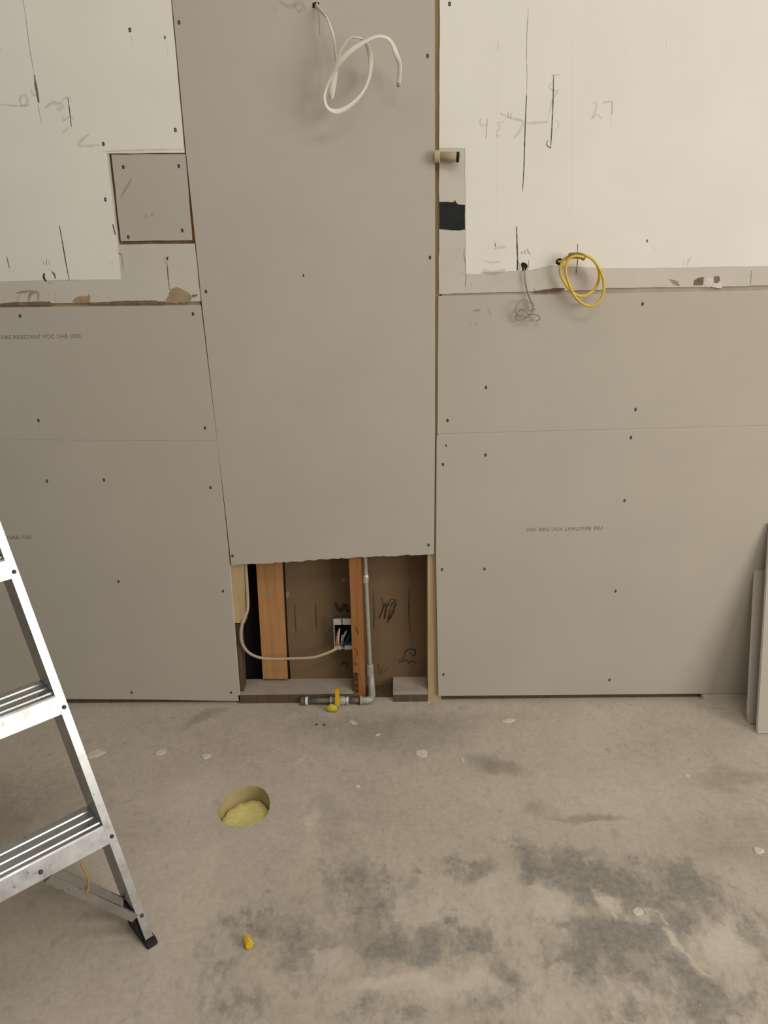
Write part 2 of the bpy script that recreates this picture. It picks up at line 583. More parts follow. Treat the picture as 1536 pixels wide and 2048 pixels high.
def screws(parent, pts, y=0.0, small=()):
    for i, (x, z) in enumerate(pts):
        o = bpy.data.objects.new('screw', SCREW)
        COL.objects.link(o)
        o.parent = parent
        o.location = (x, y - 0.0002, z)
        if i in small:
            o.scale = (0.6, 1, 0.75)


def print_line(text, a, b, mat, parent, y=0.0):
    """factory print on a sheet, running from a to b (x, z); upside-down when b lies to the left of a"""
    cu = bpy.data.curves.new('board_print', 'FONT')
    cu.body = text
    cu.size = 1.0
    cu.resolution_u = 2
    tmp = bpy.data.objects.new('board_print_curve', cu)
    COL.objects.link(tmp)
    dg = bpy.context.evaluated_depsgraph_get()
    me = bpy.data.meshes.new_from_object(tmp.evaluated_get(dg))
    bpy.data.objects.remove(tmp)
    xs = [v.co.x for v in me.vertices]
    ys = [v.co.y for v in me.vertices]
    w = max(xs) - min(xs)
    A, B = Vector((a[0], 0, a[1])), Vector((b[0], 0, b[1]))
    d = B - A
    k = d.length / w
    ex = d.normalized()
    ez = Vector((-ex.z, 0, ex.x))
    for v in me.vertices:
        q = A + ex * ((v.co.x - min(xs)) * k) + ez * ((v.co.y - min(ys)) * k * 1.0)
        v.co = (q.x, y - 0.0004, q.z)
    me.materials.clear()
    return link('board_print', me, mat, parent)


T = 0.0127          # thickness of a gypsum sheet
RB = 0.102          # face of the board at the back of the stud cavity

# ------------------------------------------------------------------ floor
HOLE = [(-0.5352, -0.5624), (-0.538, -0.5291), (-0.5248, -0.4863), (-0.4949, -0.4556), (-0.4563, -0.4425), (-0.424, -0.4542), (-0.4007, -0.4877), (-0.3902, -0.5265), (-0.3925, -0.568), (-0.4087, -0.5921), (-0.4341, -0.6097), (-0.4688, -0.6133), (-0.4989, -0.6051), (-0.5208, -0.589)]


def make_floor():
    root = tag(empty('floor'), 'dusty beige concrete floor slab with grey worn patches', 'floor', kind='structure')
    bm = bmesh.new()
    hole = smooth_path([(x, y, 0) for x, y in HOLE] + [(*HOLE[0], 0)], 3)[:-1]
    outer = [bm.verts.new(p) for p in ((-3.4, -5.0, 0), (3.4, -5.0, 0), (3.4, 0.5, 0), (-3.4, 0.5, 0))]
    inner = [bm.verts.new(p) for p in hole]
    es = [bm.edges.new((outer[i], outer[(i + 1) % 4])) for i in range(4)]
    es += [bm.edges.new((inner[i], inner[(i + 1) % len(inner)])) for i in range(len(inner))]
    bmesh.ops.triangle_fill(bm, use_beauty=True, edges=es)
    for f in bm.faces:
        if f.normal.z < 0:
            f.normal_flip()
    me = bpy.data.meshes.new('slab_surface')
    bm.to_mesh(me)
    bm.free()
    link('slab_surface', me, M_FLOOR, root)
    # rough cored wall of the hole
    bm = bmesh.new()
    cx = sum(p.x for p in hole) / len(hole)
    cy = sum(p.y for p in hole) / len(hole)
    rs = []
    rnd = random.Random(4)
    for j, z in enumerate((0, -0.012, -0.03, -0.055, -0.085, -0.12)):
        rs.append([bm.verts.new((cx + (p.x - cx) * (1 if j == 0 else 1.0 + rnd.uniform(-.012, .012)), cy + (p.y - cy) * (1 if j == 0 else 1.0 + rnd.uniform(-.012, .012)), z)) for p in hole])
    for a, c in zip(rs, rs[1:]):
        for k in range(len(hole)):
            bm.faces.new((a[k], a[(k + 1) % len(hole)], c[(k + 1) % len(hole)], c[k]))
    bm.faces.new(rs[-1])
    finish(bm, 'cored_hole', M_SLEEVE, root, True)
    for (x, y) in [(-0.2921, -0.1311), (-0.2662, -0.1344)]:
        rings('anchor_hole', [((x, y, 0.0006), (0, 0, 1), .0055), ((x, y, 0.0008), (0, 0, 1), .0040)], M_WOOD_D, root, 10)
    return cx, cy, hole


HX, HY, HRIM = make_floor()


def make_plug():
    bm = bmesh.new()
    rnd = random.Random(9)
    prev = None
    for j, (k, z) in enumerate(((0.965, -0.095), (0.965, -0.056), (0.93, -0.048), (0.70, -0.044), (0.44, -0.041), (0.2, -0.043))):
        ring = [bm.verts.new((HX + (p.x - HX) * k, HY + (p.y - HY) * k, z + (rnd.uniform(-.003, .003) if j > 1 else 0))) for p in HRIM]
        if prev:
            for i in range(len(ring)):
                bm.faces.new((prev[i], prev[(i + 1) % len(ring)], ring[(i + 1) % len(ring)], ring[i]))
        else:
            bm.faces.new(ring)
        prev = ring
    bm.faces.new(prev)
    o = finish(bm, 'insulation_plug', M_PLUG, None, True)
    tag(o, 'pale yellow fluffy plug sitting inside the round hole in the floor', 'plug')


make_plug()

# ------------------------------------------------------------------ left wall
wl = tag(empty('wall_left'), 'left wall: white painted board above two grey drywall sheets', 'wall', kind='structure')
old = slab('painted_board', jag([(-1.9109, 2.7342), (-0.5769, 2.6981), (-0.5821, 2.1602), (-0.5857, 1.7922), (-0.801, 1.7957), (-0.8057, 1.5547), (-0.5822, 1.5528), (-0.581, 1.3906), (-1.1825, 1.3945), (-2.4003, 1.3993)], 0.0008, 0.03), 0, T, M_DRY_OLD, wl, M_CORE)
slab('paint_coat', [(-1.9109, 2.7342), (-0.5769, 2.6981), (-0.5821, 2.1602), (-0.5863, 1.7935), (-0.8051, 1.797), (-0.8071, 1.5547), (-0.8101, 1.4572), (-0.9913, 1.4594), (-1.1704, 1.4587), (-2.3755, 1.467)], -0.0008, 0, M_PAINT, old)
pp = slab('patch_panel', jag([(-0.7929, 1.7936), (-0.5839, 1.7896), (-0.5901, 1.5619), (-0.7971, 1.5641)], 0.0006, 0.03), 0.003, T + 0.003, M_DRY, wl, M_CORE)
box('backing_block', (-0.90, T + 0.0035, 1.5), (-0.60, T + 0.04, 1.93), M_WOOD_B, wl)
box('stud_edge', (-0.5995, T + 0.0035, 1.5), (-0.567, T + 0.04, 1.93), M_WOOD_O, wl)
lu = slab('drywall_sheet', [(-2.4035, 1.3906), (-1.1844, 1.3844), (-0.5822, 1.3791), (-0.5713, 0.9652), (-1.2605, 0.9803), (-2.5435, 1.009)], 0, T, M_DRY, wl, M_CORE)
ll = slab('drywall_sheet', [(-2.5446, 1.0057), (-1.2608, 0.9787), (-0.5708, 0.9628), (-0.5686, 0.601), (-0.5778, 0.0104), (-0.8999, 0.0204), (-1.4394, 0.0309), (-2.8889, 0.0668)], 0, T, M_DRY, wl, M_CORE)
# what shows in the open joint above the sheets
slab('joint_backing', [(-2.3892, 1.4297), (-0.5822, 1.4086), (-0.585, 1.3509), (-2.4132, 1.3643)], 0.0065, T + 0.02, M_TORN, wl)
slab('seam_strip', [(-2.5393, 1.0203), (-0.5766, 0.9767), (-0.5664, 0.9505), (-2.5488, 0.9943)], 0.0012, T, M_DRY, wl)
screws(old, [(-0.6998, 2.0942), (-0.608, 2.0745), (-0.6046, 1.8508), (-0.8103, 1.8201), (-0.825, 1.6765), (-0.6656, 1.5131)], -0.0008, (1, 5))
screws(pp, [(-0.7635, 1.7602), (-0.6062, 1.7594), (-0.7738, 1.5746), (-0.6148, 1.589)], 0.003)
screws(lu, [(-1.1287, 1.3586), (-0.6072, 1.3543), (-1.1274, 1.0393), (-0.6054, 1.0061)])
screws(ll, [(-1.1337, 0.8408), (-0.9485, 0.8411), (-0.6068, 0.8102), (-0.9502, 0.4831), (-0.5996, 0.4428), (-0.9625, 0.0501), (-0.607, 0.0458)])
# torn paper along the old board's cut edge
patch([(-0.692, 1.3878), (-0.6817, 1.3991), (-0.673, 1.4104), (-0.6651, 1.4273), (-0.6496, 1.4327), (-0.6352, 1.4282), (-0.6128, 1.4149), (-0.6054, 1.4004), (-0.6127, 1.3877)], M_TORN, old, seed=11)
patch([(-0.6045, 1.409), (-0.5864, 1.4115), (-0.5899, 1.4059), (-0.6038, 1.4018)], M_TORN2, old, seed=12, amp=.0006)
patch([(-0.9676, 1.3917), (-0.9581, 1.4045), (-0.942, 1.4114), (-0.9179, 1.4123), (-0.9111, 1.4179), (-0.9079, 1.4093), (-0.9119, 1.3921)], M_TORN, old, seed=13)
stroke([(-1.1304, 1.3992), (-1.1208, 1.4192), (-1.1073, 1.4275), (-1.0963, 1.4216)], 0.008, M_FAINT, old, 0)
M_SCRAPE = smudge('tan_scrape', (0.30, 0.19, 0.10), 0.42)
stroke([(-1.0954, 1.4014), (-1.0879, 1.4186), (-1.0744, 1.4269), (-1.0632, 1.4224), (-1.0669, 1.4009)], 0.010, M_SCRAPE, old, 0)
stroke([(-1.1287, 1.4251), (-1.1011, 1.4288), (-1.0769, 1.4298)], 0.006, M_SCRAPE, old, 0)
patch([(-1.1823, 1.3959), (-1.1364, 1.3994), (-1.0311, 1.3987), (-1.0268, 1.3885), (-1.1834, 1.3902)], M_TORN2, old, seed=16, amp=.001)
patch([(-0.9119, 1.3921), (-0.8288, 1.3962), (-0.7166, 1.3954), (-0.6872, 1.3906), (-0.6877, 1.3862), (-0.9126, 1.3878)], M_TORN2, old, seed=17, amp=.001)
# marks
PY = -0.0008
stroke([(-0.9757, 2.181), (-0.9744, 2.1353), (-0.9766, 2.0538), (-0.9744, 1.9882)], 0.0022, M_PENCIL2, old, PY)
stroke([(-0.9747, 1.9942), (-0.975, 1.9603), (-0.9738, 1.9273)], 0.007, smudge('soft_pencil', (.07, .065, .06), .7), old, PY)
stroke([(-0.9748, 1.9457), (-0.9766, 1.9027), (-0.9745, 1.874)], 0.002, M_PENCIL2, old, PY)
stroke([(-0.8919, 1.9365), (-0.8919, 1.9008), (-0.8934, 1.8647)], 0.003, M_PENCIL, old, PY)
stroke([(-1.0162, 1.9467), (-1.0248, 1.9371), (-1.0233, 1.9223), (-1.014, 1.9196), (-1.0054, 1.9293), (-1.0056, 1.944), (-1.0148, 1.9466)], 0.007, M_FAINT, old, PY, taper=False)
stroke([(-0.9915, 1.9607), (-0.9868, 1.9484), (-0.9793, 1.9434)], 0.006, M_FAINT, old, PY)
stroke([(-0.9595, 1.9134), (-0.9396, 1.9241), (-0.9216, 1.9237), (-0.9102, 1.9173), (-0.9187, 1.9076), (-0.926, 1.9139)], 0.010, M_FAINT, old, PY)
stroke([(-0.9161, 1.9235), (-0.9001, 1.9367), (-0.8861, 1.9376), (-0.8837, 1.9265)], 0.004, M_FAINT, old, PY)
stroke([(-0.9137, 1.8951), (-0.9145, 1.8814), (-0.9056, 1.885), (-0.8937, 1.8897), (-0.8847, 1.8845)], 0.006, M_FAINT, old, PY)
stroke([(-0.9241, 1.8478), (-0.9132, 1.8551), (-0.9034, 1.8637)], 0.006, M_FAINT, old, PY)
stroke([(-0.8474, 1.8449), (-0.8675, 1.8327), (-0.8822, 1.8191), (-0.8602, 1.8161), (-0.8205, 1.8177)], 0.009, M_FAINT, old, PY)
stroke([(-1.0824, 1.9261), (-1.0418, 1.9202), (-0.9997, 1.9217)], 0.005, M_FAINT, old, PY)
stroke([(-0.8172, 1.8011), (-0.6958, 1.8023), (-0.5904, 1.8013)], 0.006, M_FAINT, old, PY)
stroke([(-1.0544, 2.0604), (-1.053, 2.0462)], 0.004, M_FAINT, old, PY)
stroke([(-0.6973, 2.0825), (-0.6966, 2.0567)], 0.003, M_FAINT, old, PY)
stroke([(-0.6053, 2.0628), (-0.6046, 2.0333)], 0.003, M_FAINT, old, PY)
stroke([(-0.9683, 1.6099), (-0.9667, 1.5566), (-0.9656, 1.5081), (-0.9633, 1.4574)], 0.0034, M_PENCIL, old, PY)
stroke([(-1.1369, 1.5269), (-1.1349, 1.4975)], 0.004, M_PENCIL, old, PY)
stroke([(-1.1349, 1.4975), (-1.1352, 1.4552)], 0.002, M_FAINT, old, PY)
stroke([(-1.033, 1.5122), (-1.0302, 1.5024)], 0.004, M_PENCIL2, old, PY)
stroke([(-1.0217, 1.5176), (-1.0231, 1.5009)], 0.003, M_PENCIL, old, PY)
stroke([(-1.0148, 1.5147), (-1.0142, 1.5007)], 0.003, M_PENCIL2, old, PY)
stroke([(-1.034, 1.48), (-1.0376, 1.4674), (-1.0321, 1.456)], 0.007, M_PENCIL, old, PY)
stroke([(-1.0283, 1.4516), (-1.0164, 1.4514)], 0.004, M_PENCIL2, old, PY)
stroke([(-1.0111, 1.4838), (-1.005, 1.4752), (-1.0039, 1.4639)], 0.005, M_PENCIL, old, PY)
stroke([(-1.0224, 1.4868), (-1.0133, 1.488)], 0.004, M_FAINT, old, PY)
stroke([(-0.8369, 1.5097), (-0.8344, 1.4957)], 0.003, M_FAINT, old, PY)
stroke([(-0.8277, 1.5123), (-0.8267, 1.4983)], 0.003, M_FAINT, old, PY)
stroke([(-0.8126, 1.6107), (-0.8115, 1.5971), (-0.8094, 1.5808)], 0.004, M_PENCIL, old, PY)
stroke([(-0.8074, 1.5313), (-0.7992, 1.527)], 0.007, M_PENCIL2, old, 0)
stroke([(-0.799, 1.5283), (-0.7992, 1.5047), (-0.7991, 1.4837)], 0.003, M_PENCIL2, old, 0)
stroke([(-0.6703, 1.4979), (-0.6731, 1.5119), (-0.6605, 1.52)], 0.009, M_FAINT, old, 0)
stroke([(-0.6684, 1.5021), (-0.6695, 1.4671), (-0.6699, 1.4246)], 0.0035, M_FAINT2, old, 0)
stroke([(-0.7829, 1.6796), (-0.7622, 1.7055), (-0.7433, 1.7299)], 0.007, smudge('scuff', (.15, .14, .13), .22), pp, 0.003)
stroke([(-0.7211, 1.6223), (-0.7155, 1.6329), (-0.7107, 1.6247)], 0.004, M_FAINT, pp, 0.003)
stroke([(-0.7028, 1.6299), (-0.6962, 1.6365), (-0.6959, 1.6271)], 0.004, M_FAINT, pp, 0.003)
stroke([(-1.1657, 1.4201), (-1.1659, 1.4028)], 0.004, M_FAINT, old, 0)
stroke([(-1.0104, 1.4242), (-1.0155, 1.4028)], 0.004, M_FAINT, old, 0)
stroke([(-0.8537, 1.4111), (-0.8523, 1.3996)], 0.004, M_FAINT, old, 0)
stroke([(-1.1282, 1.0249), (-1.131, 0.9992)], 0.003, M_FAINT, lu, 0)
print_line('FIRE RESISTANT VOC DAB 1000', *[(-1.196, 1.2905), (-0.9545, 1.2904)], M_FAINT2, lu)
print_line('FIRE RESISTANT VOC DAB 1000', *[(-1.4823, 0.6399), (-1.2173, 0.6412)], M_FAINT2, ll)

# ------------------------------------------------------------------ middle wall
wm = tag(empty('wall_middle'), 'tall grey drywall strip in the middle, cut off above the floor', 'wall', kind='structure')
bot = [(0.1135, 0.5675), (0.0008, 0.5638), (-0.1071, 0.56), (-0.2321, 0.5547), (-0.3492, 0.5474), (-0.4666, 0.5419), (-0.5626, 0.5361)]
bot = jag(bot, 0.0022, 0.012, False, 5)
mid = slab('drywall_sheet', [(-0.5721, 2.698), (0.1161, 2.6793)] + [(0.1138, 2.1435), (0.1152, 1.6552), (0.1162, 0.9872)] + bot + [(-0.5641, 0.5956), (-0.57, 0.9457), (-0.5779, 1.3769), (-0.5786, 1.5459), (-0.5814, 1.7998), (-0.5794, 2.1601)], 0, T, M_DRY, wm, M_CORE)
screws(mid, [(-0.5665, 2.1084), (0.0945, 2.0147), (0.1009, 1.5003), (-0.5619, 1.4182), (-0.5563, 0.5703), (0.0953, 0.5999), (-0.2703, 1.4577)], 0, (6,))
stroke([(-0.193, 2.1338), (-0.1934, 2.0995), (-0.1921, 2.0706)], 0.002, M_PENCIL2, mid)
stroke([(-0.3146, 2.1402), (-0.3062, 2.1263)], 0.004, M_FAINT, mid)
stroke([(-0.2941, 2.1488), (-0.2684, 2.1368), (-0.2414, 2.1452), (-0.2264, 2.1289)], 0.012, M_FAINT, mid)
stroke([(-0.255, 2.1387), (-0.2452, 2.1248), (-0.2353, 2.136)], 0.006, M_FAINT, mid)
slab('cable_hole', jag([(-0.2083, 2.1456), (-0.1911, 2.1463), (-0.1918, 2.1327), (-0.209, 2.1331)], 0.001, 0.004, True, 8), -0.0004, 0.0002, M_HOLE, mid)

# ------------------------------------------------------------------ right wall
wr = tag(empty('wall_right'), 'right wall: white painted board above two grey drywall sheets', 'wall', kind='structure')
rold = slab('painted_board', jag([(0.1281, 2.679), (1.8108, 2.6334), (2.1845, 1.4057), (1.0889, 1.4024), (0.8915, 1.4021), (0.6173, 1.4048), (0.6118, 1.3992), (0.4976, 1.4001), (0.3069, 1.3996), (0.1274, 1.3974), (0.1268, 1.7842)], 0.0009, 0.02, True, 21), 0, T, M_DRY_OLD, wr, M_CORE)
pnt = jag([(0.1281, 2.679), (1.8108, 2.6334), (2.1693, 1.4556), (1.081, 1.457), (0.8491, 1.4575), (0.6103, 1.4595), (0.4937, 1.4688), (0.4501, 1.4711), (0.3925, 1.4598), (0.3053, 1.4559), (0.2499, 1.4556), (0.2471, 1.4501), (0.2061, 1.4523), (0.1984, 1.7865), (0.1268, 1.7893)], 0.0007, 0.025, True, 22)
slab('paint_coat', pnt, -0.0008, 0, M_PAINT, rold)
ru = slab('drywall_sheet', [(0.1259, 1.3918), (0.3072, 1.391), (0.4982, 1.3894), (0.6302, 1.3889), (0.893, 1.3894), (1.0908, 1.389), (2.1883, 1.3931), (2.3097, 0.9946), (1.149, 0.9851), (0.124, 0.9758)], 0, T, M_DRY, wr, M_CORE)
rl = slab('drywall_sheet', [(0.1217, 0.9678), (1.1501, 0.9771), (2.3121, 0.9867), (2.6096, 0.0095), (1.0591, 0.0209), (0.6997, 0.0221), (0.1299, 0.0227), (0.1201, 0.5638)], 0, T, M_DRY, wr, M_CORE)
slab('joint_backing', [(0.1361, 1.4129), (2.179, 1.4238), (2.196, 1.3678), (0.1363, 1.373)], 0.0045, T + 0.02, M_DUSTY, wr)
slab('seam_strip', [(0.1255, 0.987), (2.3063, 1.0055), (2.3159, 0.9741), (0.1241, 0.9549)], 0.0013, T, M_DRY, wr)
bp_ = slab('black_patch', jag([(0.1273, 1.6497), (0.1692, 1.6488), (0.172, 1.654), (0.1749, 1.6474), (0.182, 1.6419), (0.2005, 1.6402), (0.2014, 1.5747), (0.1843, 1.5724), (0.1584, 1.5743), (0.1275, 1.5776)], 0.0007, 0.008, True, 23), -0.0012, 0, M_BLACK, rold)
tag(bp_, 'black rectangle on the bare strip of board')
screws(rold, [(0.1527, 2.1335), (0.7251, 1.5328)], -0.0008, (1,))
screws(ru, [(0.7281, 1.3571), (0.2724, 1.1178), (0.155, 1.0168), (0.7352, 1.0412)])
screws(rl, [(0.7289, 0.9525), (0.1417, 0.8747), (0.2758, 0.9036), (0.1509, 0.9366), (0.7259, 0.7446), (0.1402, 0.5112), (0.2816, 0.5109), (0.7224, 0.424), (0.1472, 0.1098), (0.7286, 0.0806)], 0, (3,))
# torn paper
patch([(0.4026, 1.3948), (0.4169, 1.4017), (0.4679, 1.4077), (0.4972, 1.4071), (0.4948, 1.3987), (0.4393, 1.3941)], smudge('brown_smear', (.25, .14, .09), .6), rold, seed=31, amp=.001)
patch([(0.7987, 1.4279), (0.8136, 1.4234), (0.8256, 1.4203), (0.8329, 1.4061), (0.8211, 1.4078), (0.8087, 1.415)], M_TORN, rold, seed=32, amp=.001)
patch([(0.8721, 1.4068), (0.872, 1.4208), (0.8828, 1.4276), (0.8999, 1.43), (0.8996, 1.4076)], M_TORN2, rold, seed=33, amp=.001)
patch([(0.9023, 1.409), (0.906, 1.4271), (0.9234, 1.4268), (0.9263, 1.4029), (0.9119, 1.4017)], M_CORE, rold, seed=34, amp=.001)
patch([(0.9306, 1.4154), (0.9287, 1.4309), (0.9431, 1.432), (0.9475, 1.4193), (0.9398, 1.411)], M_TORN2, rold, seed=35, amp=.001)
patch([(0.9266, 1.4), (0.9311, 1.4112), (0.9513, 1.4122), (0.956, 1.398)], M_CORE, rold, seed=36, amp=.001)
# marks
stroke([(0.3607, 2.1183), (0.3588, 2.0692), (0.3598, 2.0109), (0.3631, 1.9634), (0.3642, 1.9031)], 0.0022, M_PENCIL2, rold, PY)
stroke([(0.3637, 1.9153), (0.3631, 1.8293), (0.3639, 1.7409), (0.3624, 1.6723)], 0.0030, M_PENCIL, rold, PY)
stroke([(0.3639, 1.9116), (0.3636, 1.8848)], 0.005, M_PENCIL2, rold, PY)
stroke([(0.4345, 1.9618), (0.4363, 1.9015), (0.4368, 1.8401), (0.4357, 1.7813)], 0.0032, M_PENCIL, rold, PY)
stroke([(0.2826, 2.0443), (0.2832, 2.0244)], 0.002, M_PENCIL2, rold, PY)
stroke([(0.2835, 1.9652), (0.2881, 1.7553), (0.2915, 1.585)], 0.0025, smudge('very_faint_line', (.2, .17, .15), .07), rold, PY)
stroke([(0.4793, 2.0663), (0.4954, 1.7761), (0.506, 1.5536)], 0.003, smudge('very_faint_line_two', (.2, .17, .15), .05), rold, PY)
stroke([(0.2412, 1.8618), (0.2388, 1.8482), (0.2472, 1.8418), (0.258, 1.8465)], 0.006, M_FAINT, rold, PY)
stroke([(0.2591, 1.8614), (0.257, 1.8341), (0.2561, 1.8104)], 0.0024, M_PENCIL2, rold, PY)
stroke([(0.293, 1.8729), (0.3208, 1.86), (0.3554, 1.8505), (0.348, 1.8271), (0.3335, 1.8099)], 0.007, M_FAINT, rold, PY)
stroke([(0.3149, 1.8737), (0.3153, 1.8601)], 0.002, M_FAINT2, rold, PY)
stroke([(0.3231, 1.8735), (0.3235, 1.8599)], 0.002, M_FAINT2, rold, PY)
stroke([(0.3046, 1.8504), (0.2882, 1.8483), (0.2941, 1.8358), (0.286, 1.8285), (0.2864, 1.816), (0.2974, 1.8182)], 0.004, M_FAINT, rold, PY)
stroke([(0.3597, 1.8455), (0.3926, 1.846), (0.4253, 1.849)], 0.008, M_FAINT, rold, PY)
stroke([(0.4264, 1.962), (0.452, 1.9614)], 0.006, M_FAINT, rold, PY)
stroke([(0.43, 1.9439), (0.4239, 1.932), (0.4379, 1.9233), (0.4487, 1.923), (0.4336, 1.9015), (0.4294, 1.8772), (0.4248, 1.8589)], 0.005, M_FAINT, rold, PY)
stroke([(0.4471, 1.8522), (0.4545, 1.8421), (0.4523, 1.831), (0.443, 1.825)], 0.004, M_FAINT, rold, PY)
stroke([(0.4277, 1.8028), (0.424, 1.7929), (0.4299, 1.7852), (0.4356, 1.7825)], 0.003, M_FAINT2, rold, PY)
stroke([(0.543, 1.8893), (0.5522, 1.8928), (0.5545, 1.8793), (0.5501, 1.8647), (0.5453, 1.8549), (0.5585, 1.862), (0.5714, 1.8531)], 0.006, M_FAINT, rold, PY)
stroke([(0.57, 1.8912), (0.5834, 1.8933), (0.5969, 1.8942)], 0.006, M_FAINT, rold, PY)
stroke([(0.5969, 1.8942), (0.5981, 1.8783), (0.5981, 1.8611)], 0.0028, M_PENCIL2, rold, PY)
stroke([(0.5967, 1.8612), (0.5984, 1.8215)], 0.002, M_FAINT, rold, PY)
stroke([(0.7287, 2.0373), (0.7326, 2.0116)], 0.003, M_FAINT, rold, PY)
stroke([(0.3488, 1.5811), (0.3521, 1.5295), (0.3551, 1.4883), (0.3547, 1.4591)], 0.0042, M_PENCIL, rold, PY)
stroke([(0.3551, 1.4883), (0.3561, 1.4591)], 0.006, M_PENCIL, rold, PY)
stroke([(0.3686, 1.5128), (0.366, 1.5046)], 0.003, M_PENCIL, rold, PY)
stroke([(0.3757, 1.5154), (0.3761, 1.5044)], 0.003, M_PENCIL, rold, PY)
stroke([(0.3828, 1.518), (0.3862, 1.5056)], 0.003, M_PENCIL, rold, PY)
stroke([(0.3904, 1.5096), (0.3922, 1.5013)], 0.003, M_PENCIL2, rold, PY)
stroke([(0.3582, 1.4827), (0.3631, 1.4673), (0.3605, 1.459)], 0.004, M_PENCIL2, rold, PY)
stroke([(0.387, 1.4876), (0.3877, 1.471), (0.3824, 1.4586)], 0.004, M_PENCIL2, rold, PY)
stroke([(0.2885, 1.5377), (0.2902, 1.5267)], 0.004, M_PENCIL, rold, PY)
stroke([(0.286, 1.5213), (0.3033, 1.5237), (0.3206, 1.5247)], 0.008, M_FAINT, rold, PY)
stroke([(0.2579, 1.4875), (0.2827, 1.4828), (0.3044, 1.4851)], 0.007, M_FAINT, rold, PY)
stroke([(0.2541, 1.4625), (0.2835, 1.4536), (0.3197, 1.4612)], 0.014, M_FAINT, rold, PY)
stroke([(0.5262, 1.5287), (0.5289, 1.4847), (0.527, 1.4459)], 0.0026, M_PENCIL, rold, PY)
stroke([(0.2008, 1.5217), (0.1995, 1.508), (0.2043, 1.4775), (0.2062, 1.4467), (0.2038, 1.4144)], 0.0032, M_PENCIL2, rold, 0)
stroke([(0.1929, 1.4596), (0.1945, 1.4498)], 0.005, M_FAINT, rold, 0)
stroke([(0.2226, 1.4295), (0.2214, 1.4154)], 0.005, M_FAINT, rold, 0)
stroke([(0.408, 1.4061), (0.4145, 1.3918)], 0.006, M_PENCIL2, rold, 0)
stroke([(0.5863, 1.4082), (0.5929, 1.3982)], 0.003, M_PENCIL2, rold, 0)
stroke([(1.0352, 1.4454), (1.0376, 1.4063)], 0.005, M_PENCIL2, rold, 0)
stroke([(0.8364, 1.4813), (0.8341, 1.462)], 0.006, M_FAINT, rold, PY)
stroke([(0.8548, 1.4836), (0.8485, 1.4755), (0.8486, 1.4617)], 0.006, M_FAINT, rold, PY)
stroke([(0.7468, 1.5146), (0.7493, 1.5036)], 0.004, M_FAINT, rold, PY)
stroke([(0.227, 1.3468), (0.2492, 1.3492)], 0.012, smudge('scuff_two', (.15, .14, .13), .2), ru, 0)
stroke([(0.2713, 1.3517), (0.2821, 1.3341)], 0.006, smudge('scuff_three', (.15, .14, .13), .2), ru, 0)
stroke([(0.2173, 1.3004), (0.226, 1.3149)], 0.006, M_FAINT, ru, 0)
stroke([(0.2352, 1.303), (0.2409, 1.3175)], 0.006, M_FAINT, ru, 0)
stroke([(0.2748, 1.0131), (0.2753, 0.9908)], 0.002, M_FAINT, ru, 0)
stroke([(0.7353, 1.005), (0.7366, 0.9891)], 0.002, M_FAINT, ru, 0)
slab('cable_hole', jag([(0.3656, 1.4784), (0.3712, 1.4824), (0.3816, 1.478), (0.3849, 1.4683), (0.3794, 1.4586), (0.3692, 1.4588)], 0.001, 0.004, True, 8), PY - 0.0006, PY, M_HOLE, rold)
slab('cable_hole', jag([(0.4667, 1.486), (0.4765, 1.4913), (0.4882, 1.4883), (0.4876, 1.4745), (0.4747, 1.4706), (0.4657, 1.4763)], 0.001, 0.004, True, 9), PY - 0.0006, PY, M_HOLE, rold)
print_line('FIRE RESISTANT VOC DAB 1000', *[(0.6619, 0.6571), (0.4152, 0.6548)], M_FAINT2, rl)
# dusty filler at the foot of the right sheet and the end of a steel track
slab('filler_strip', [(1.063, 0.0178), (1.7476, 0.0137), (1.7525, -0.0108), (1.0658, -0.0068)], 0.001, T, M_DRY_OLD, wr)
box('track_end', (1.057, -0.001, 0.002), (1.061, T, 0.0195), M_ZINC, wr)

# ------------------------------------------------------------------ rear wall with its framing
wb = tag(empty('wall_rear'), 'open stud cavity with brown board behind wooden studs and floor plates', 'wall', kind='structure')
z1 = 2.95
box('backing_board', (-0.408, RB, 0.0), (3.3, RB + 0.012, z1), M_BACK, wb)
box('backing_board', (-3.3, RB, 0.0), (-0.60, RB + 0.012, z1), M_BACK, wb)
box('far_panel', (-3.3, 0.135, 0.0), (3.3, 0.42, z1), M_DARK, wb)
box('top_plate', (-3.3, T + 0.0005, 2.86), (3.3, 0.42, z1), M_WOOD_O, wb)
box('end_stud', (-3.3, T + 0.0005, 0.0), (-3.2, 0.40, 2.86), M_WOOD_O, wb)
box('end_stud', (3.2, T + 0.0005, 0.0), (3.3, 0.40, 2.86), M_WOOD_O, wb)
tag(slab('orange_plank', [(-0.4936, 0.6658), (-0.4036, 0.6644), (-0.4168, 0.0462), (-0.5065, 0.0473)], 0.085, 0.101, M_WOOD_L, wb), 'wide flat orange plank')
slab('dark_joint', [(-0.4027, 0.659), (-0.3959, 0.6588), (-0.412, 0.0368), (-0.4212, 0.037)], 0.0985, 0.1015, M_DARK, wb)
